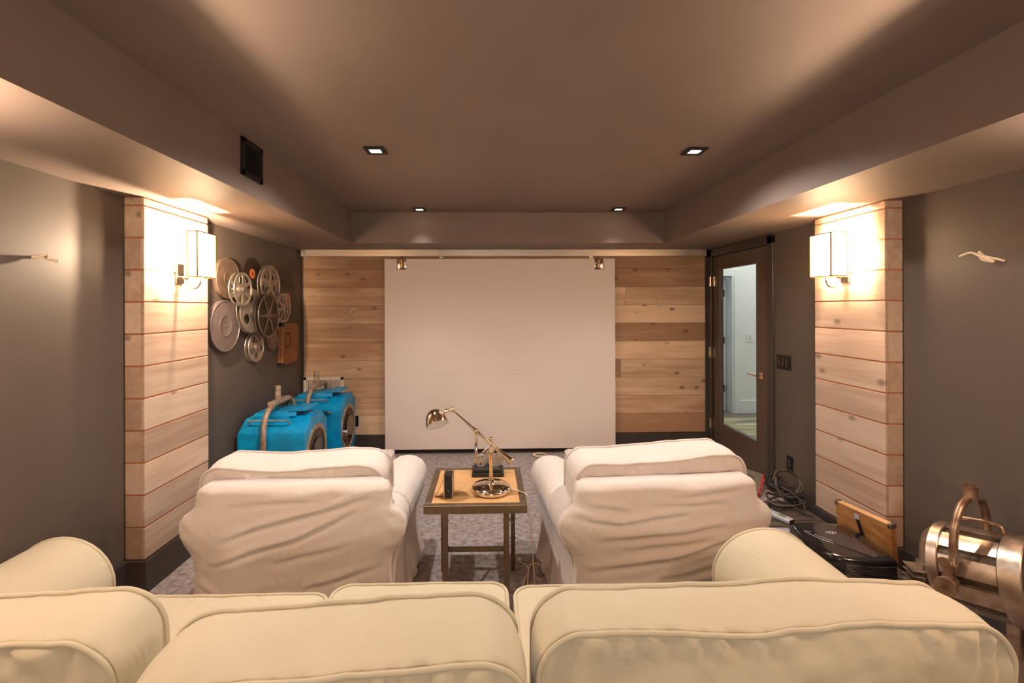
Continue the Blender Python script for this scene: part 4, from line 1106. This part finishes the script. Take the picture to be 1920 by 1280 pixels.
def bp(a, r, z): return BX @ Vector((r*math.cos(ph0+a), r*math.sin(ph0+a), z))
tube(bm, spline([bp(-.12, Rr, .07), bp(-.12, Rr+.03, .075), bp(-.1, Rr+.042, .1), bp(-.1, Rr+.042, .2), bp(-.1, Rr+.03, .235), bp(-.1, Rr, .24)], 6), .009, 10)
obj('grab_handle', bm, 'rust', t, True)
# pipe yoke
mid = far*.6+near*.4-Vector(t.location)+Vector((-.022, 0, -.01))
h = Vector((.91, .415, 0)).normalized()
side = Rr+.035
pts = []
e1, e2 = mid-h*side, mid+h*side
rise = .50
for s_, z_ in ((-1, 0), (-1.0, .1), (-1, .17), (-.9, .25), (-.64, .315), (-.25, .342), (0, .345), (.25, .342), (.64, .315), (.9, .25), (1, .17), (1, .1), (1, 0)):
    pts.append(mid+h*side*.80*s_+Vector((0, 0, z_)) if abs(z_) > .01 else mid+h*side*s_)
bm = BM(); tube(bm, spline(pts, 6), .0165, 14); obj('yoke', bm, 'rust', t, True)
bm = BM(); lathe(bm, [(.026, 0), (.026, .055), (.029, .056), (.029, .064), (.021, .064), (.021, .01)], 24, Matrix.Translation(mid+Vector((0, 0, .34)))); obj('spigot', bm, 'rust', t, True, angle=40)
for s_, e in ((-1, e1), (1, e2)):
    bm = BM(); rod(bm, mid+h*s_*(Rr-.01), e+h*s_*.02, .022); rod(bm, e+Vector((0, 0, -.035)), e+Vector((0, 0, .09)), .023); rod(bm, e+h*s_*.02, e+h*s_*.04, .04, seg=10)
    rod(bm, e+Vector((0, 0, .11)), e+Vector((0, 0, .11))+h*s_*.05, .008); lathe(bm, [(.022, 0), (.022, .008)], 12, axis_mx(e+Vector((0, 0, .11))+h*s_*.045, h*s_))
    obj('pivot', bm, 'rust', t, True, angle=40)
# finned vent at the rear end
bm = BM()
for k in range(4): box(bm, -.085, .0, -.045, .045, -.05+k*.026, -.044+k*.026, .002)
box(bm, -.04, -.0, -.03, .03, -.06, .06)
rm = Matrix.Translation(far-Vector(t.location)-axd*.03+Vector((-.10, -.08, -.03))) @ Matrix.Rotation(math.radians(-18), 4, 'Z')
bmesh.ops.transform(bm, matrix=rm, verts=bm.verts); obj('cooling_fin', bm, 'steel', t)
# floor cradle
bm = BM(); lo = far-Vector(t.location)
rod(bm, Vector((lo.x, lo.y, 0)), Vector((lo.x, lo.y, lo.z-.15)), .03); obj('foot', bm, 'steel', t, True, angle=40)
bm = BM(); lo = near-Vector(t.location)-axd*.06
rod(bm, Vector((lo.x, lo.y, 0)), Vector((lo.x, lo.y, lo.z-.15)), .03); obj('foot', bm, 'steel', t, True, angle=40)

# ------------------------------------------------------------------ lights
def light(name, kind, loc, energy, rgb, **k):
    l = bpy.data.lights.new(name, kind); l.energy = energy; l.color = rgb
    for a, b in k.items(): setattr(l, a, b)
    o = bpy.data.objects.new(name, l); C.objects.link(o); o.location = loc; return o
WARM = (1.0, .76, .55); NEUT = (1.0, .94, .89); COOL = (1.0, .97, .90)
DL = 80
for (x, y, k, a) in ((-.68, 2.78, 1.02, 158), (1.272, 2.77, .85, 158), (-.662, 4.44, .12, 80), (1.278, 4.42, .12, 80), (-.67, 1.12, .08, 120), (1.27, 1.11, .02, 120)):
    light('downlight_beam', 'SPOT', (x, y, ZC-.02), DL*k, NEUT, spot_size=math.radians(a), spot_blend=.8, shadow_soft_size=.035)
for (x, y) in ((-1.85, .85), (2.28, .85)):     # the rear pair of sconces, beside and behind the camera
    o = light('sconce_upward', 'SPOT', (x, y, 2.0), 255, WARM, spot_size=math.radians(150), spot_blend=.35, shadow_soft_size=.04); o.rotation_euler = (PI, 0, 0)
    light('sconce_glow', 'POINT', (x, y, 1.97), 24, WARM, shadow_soft_size=.09)
light('rear_fill', 'POINT', (.1, -1.35, 1.75), 66, (1, .90, .80), shadow_soft_size=.15)   # added fill from behind the camera, brightens sofa and chair backs
l = light('hall_daylight', 'AREA', (4.6, 5.6, 2.55), 28, COOL, shape='RECTANGLE', size=2.4, size_y=2.6)
l = light('far_room_daylight', 'AREA', (3.6, 8.6, 2.5), 14, (.75, .88, 1.0), shape='RECTANGLE', size=1.2, size_y=1.2)

w = bpy.data.worlds.new('World'); bpy.context.scene.world = w; w.use_nodes = True
w.node_tree.nodes['Background'].inputs[0].default_value = (.05, .04, .035, 1); w.node_tree.nodes['Background'].inputs[1].default_value = .3

# ------------------------------------------------------------------ camera
cam = bpy.data.cameras.new('camera'); co = bpy.data.objects.new('camera', cam); C.objects.link(co)
F, CX, CY = 853., 933.6, 576.
cam.sensor_width = 36; cam.sensor_fit = 'HORIZONTAL'; cam.lens = F/1920*36
cam.shift_x = (960-CX)/1920; cam.shift_y = -(640-CY)/1920
cam.clip_start = .02; cam.clip_end = 60
co.location = (0, 0, 1.65)
yaw, roll = math.radians(1.25), math.radians(.2)
co.rotation_euler = (Matrix.Rotation(-yaw, 4, 'Z') @ Matrix.Rotation(PI/2, 4, 'X') @ Matrix.Rotation(-roll, 4, 'Z')).to_euler()
sc = bpy.context.scene; sc.camera = co
vs = sc.view_settings; vs.view_transform = 'Standard'; vs.look = 'None'; vs.exposure = 0.75; vs.gamma = 1; vs.use_curve_mapping = False
sc.cycles.use_denoising = True
sc.cycles.max_bounces = 8; sc.cycles.diffuse_bounces = 5; sc.cycles.sample_clamp_indirect = 4.
sc.cycles.caustics_reflective = False; sc.cycles.caustics_refractive = False
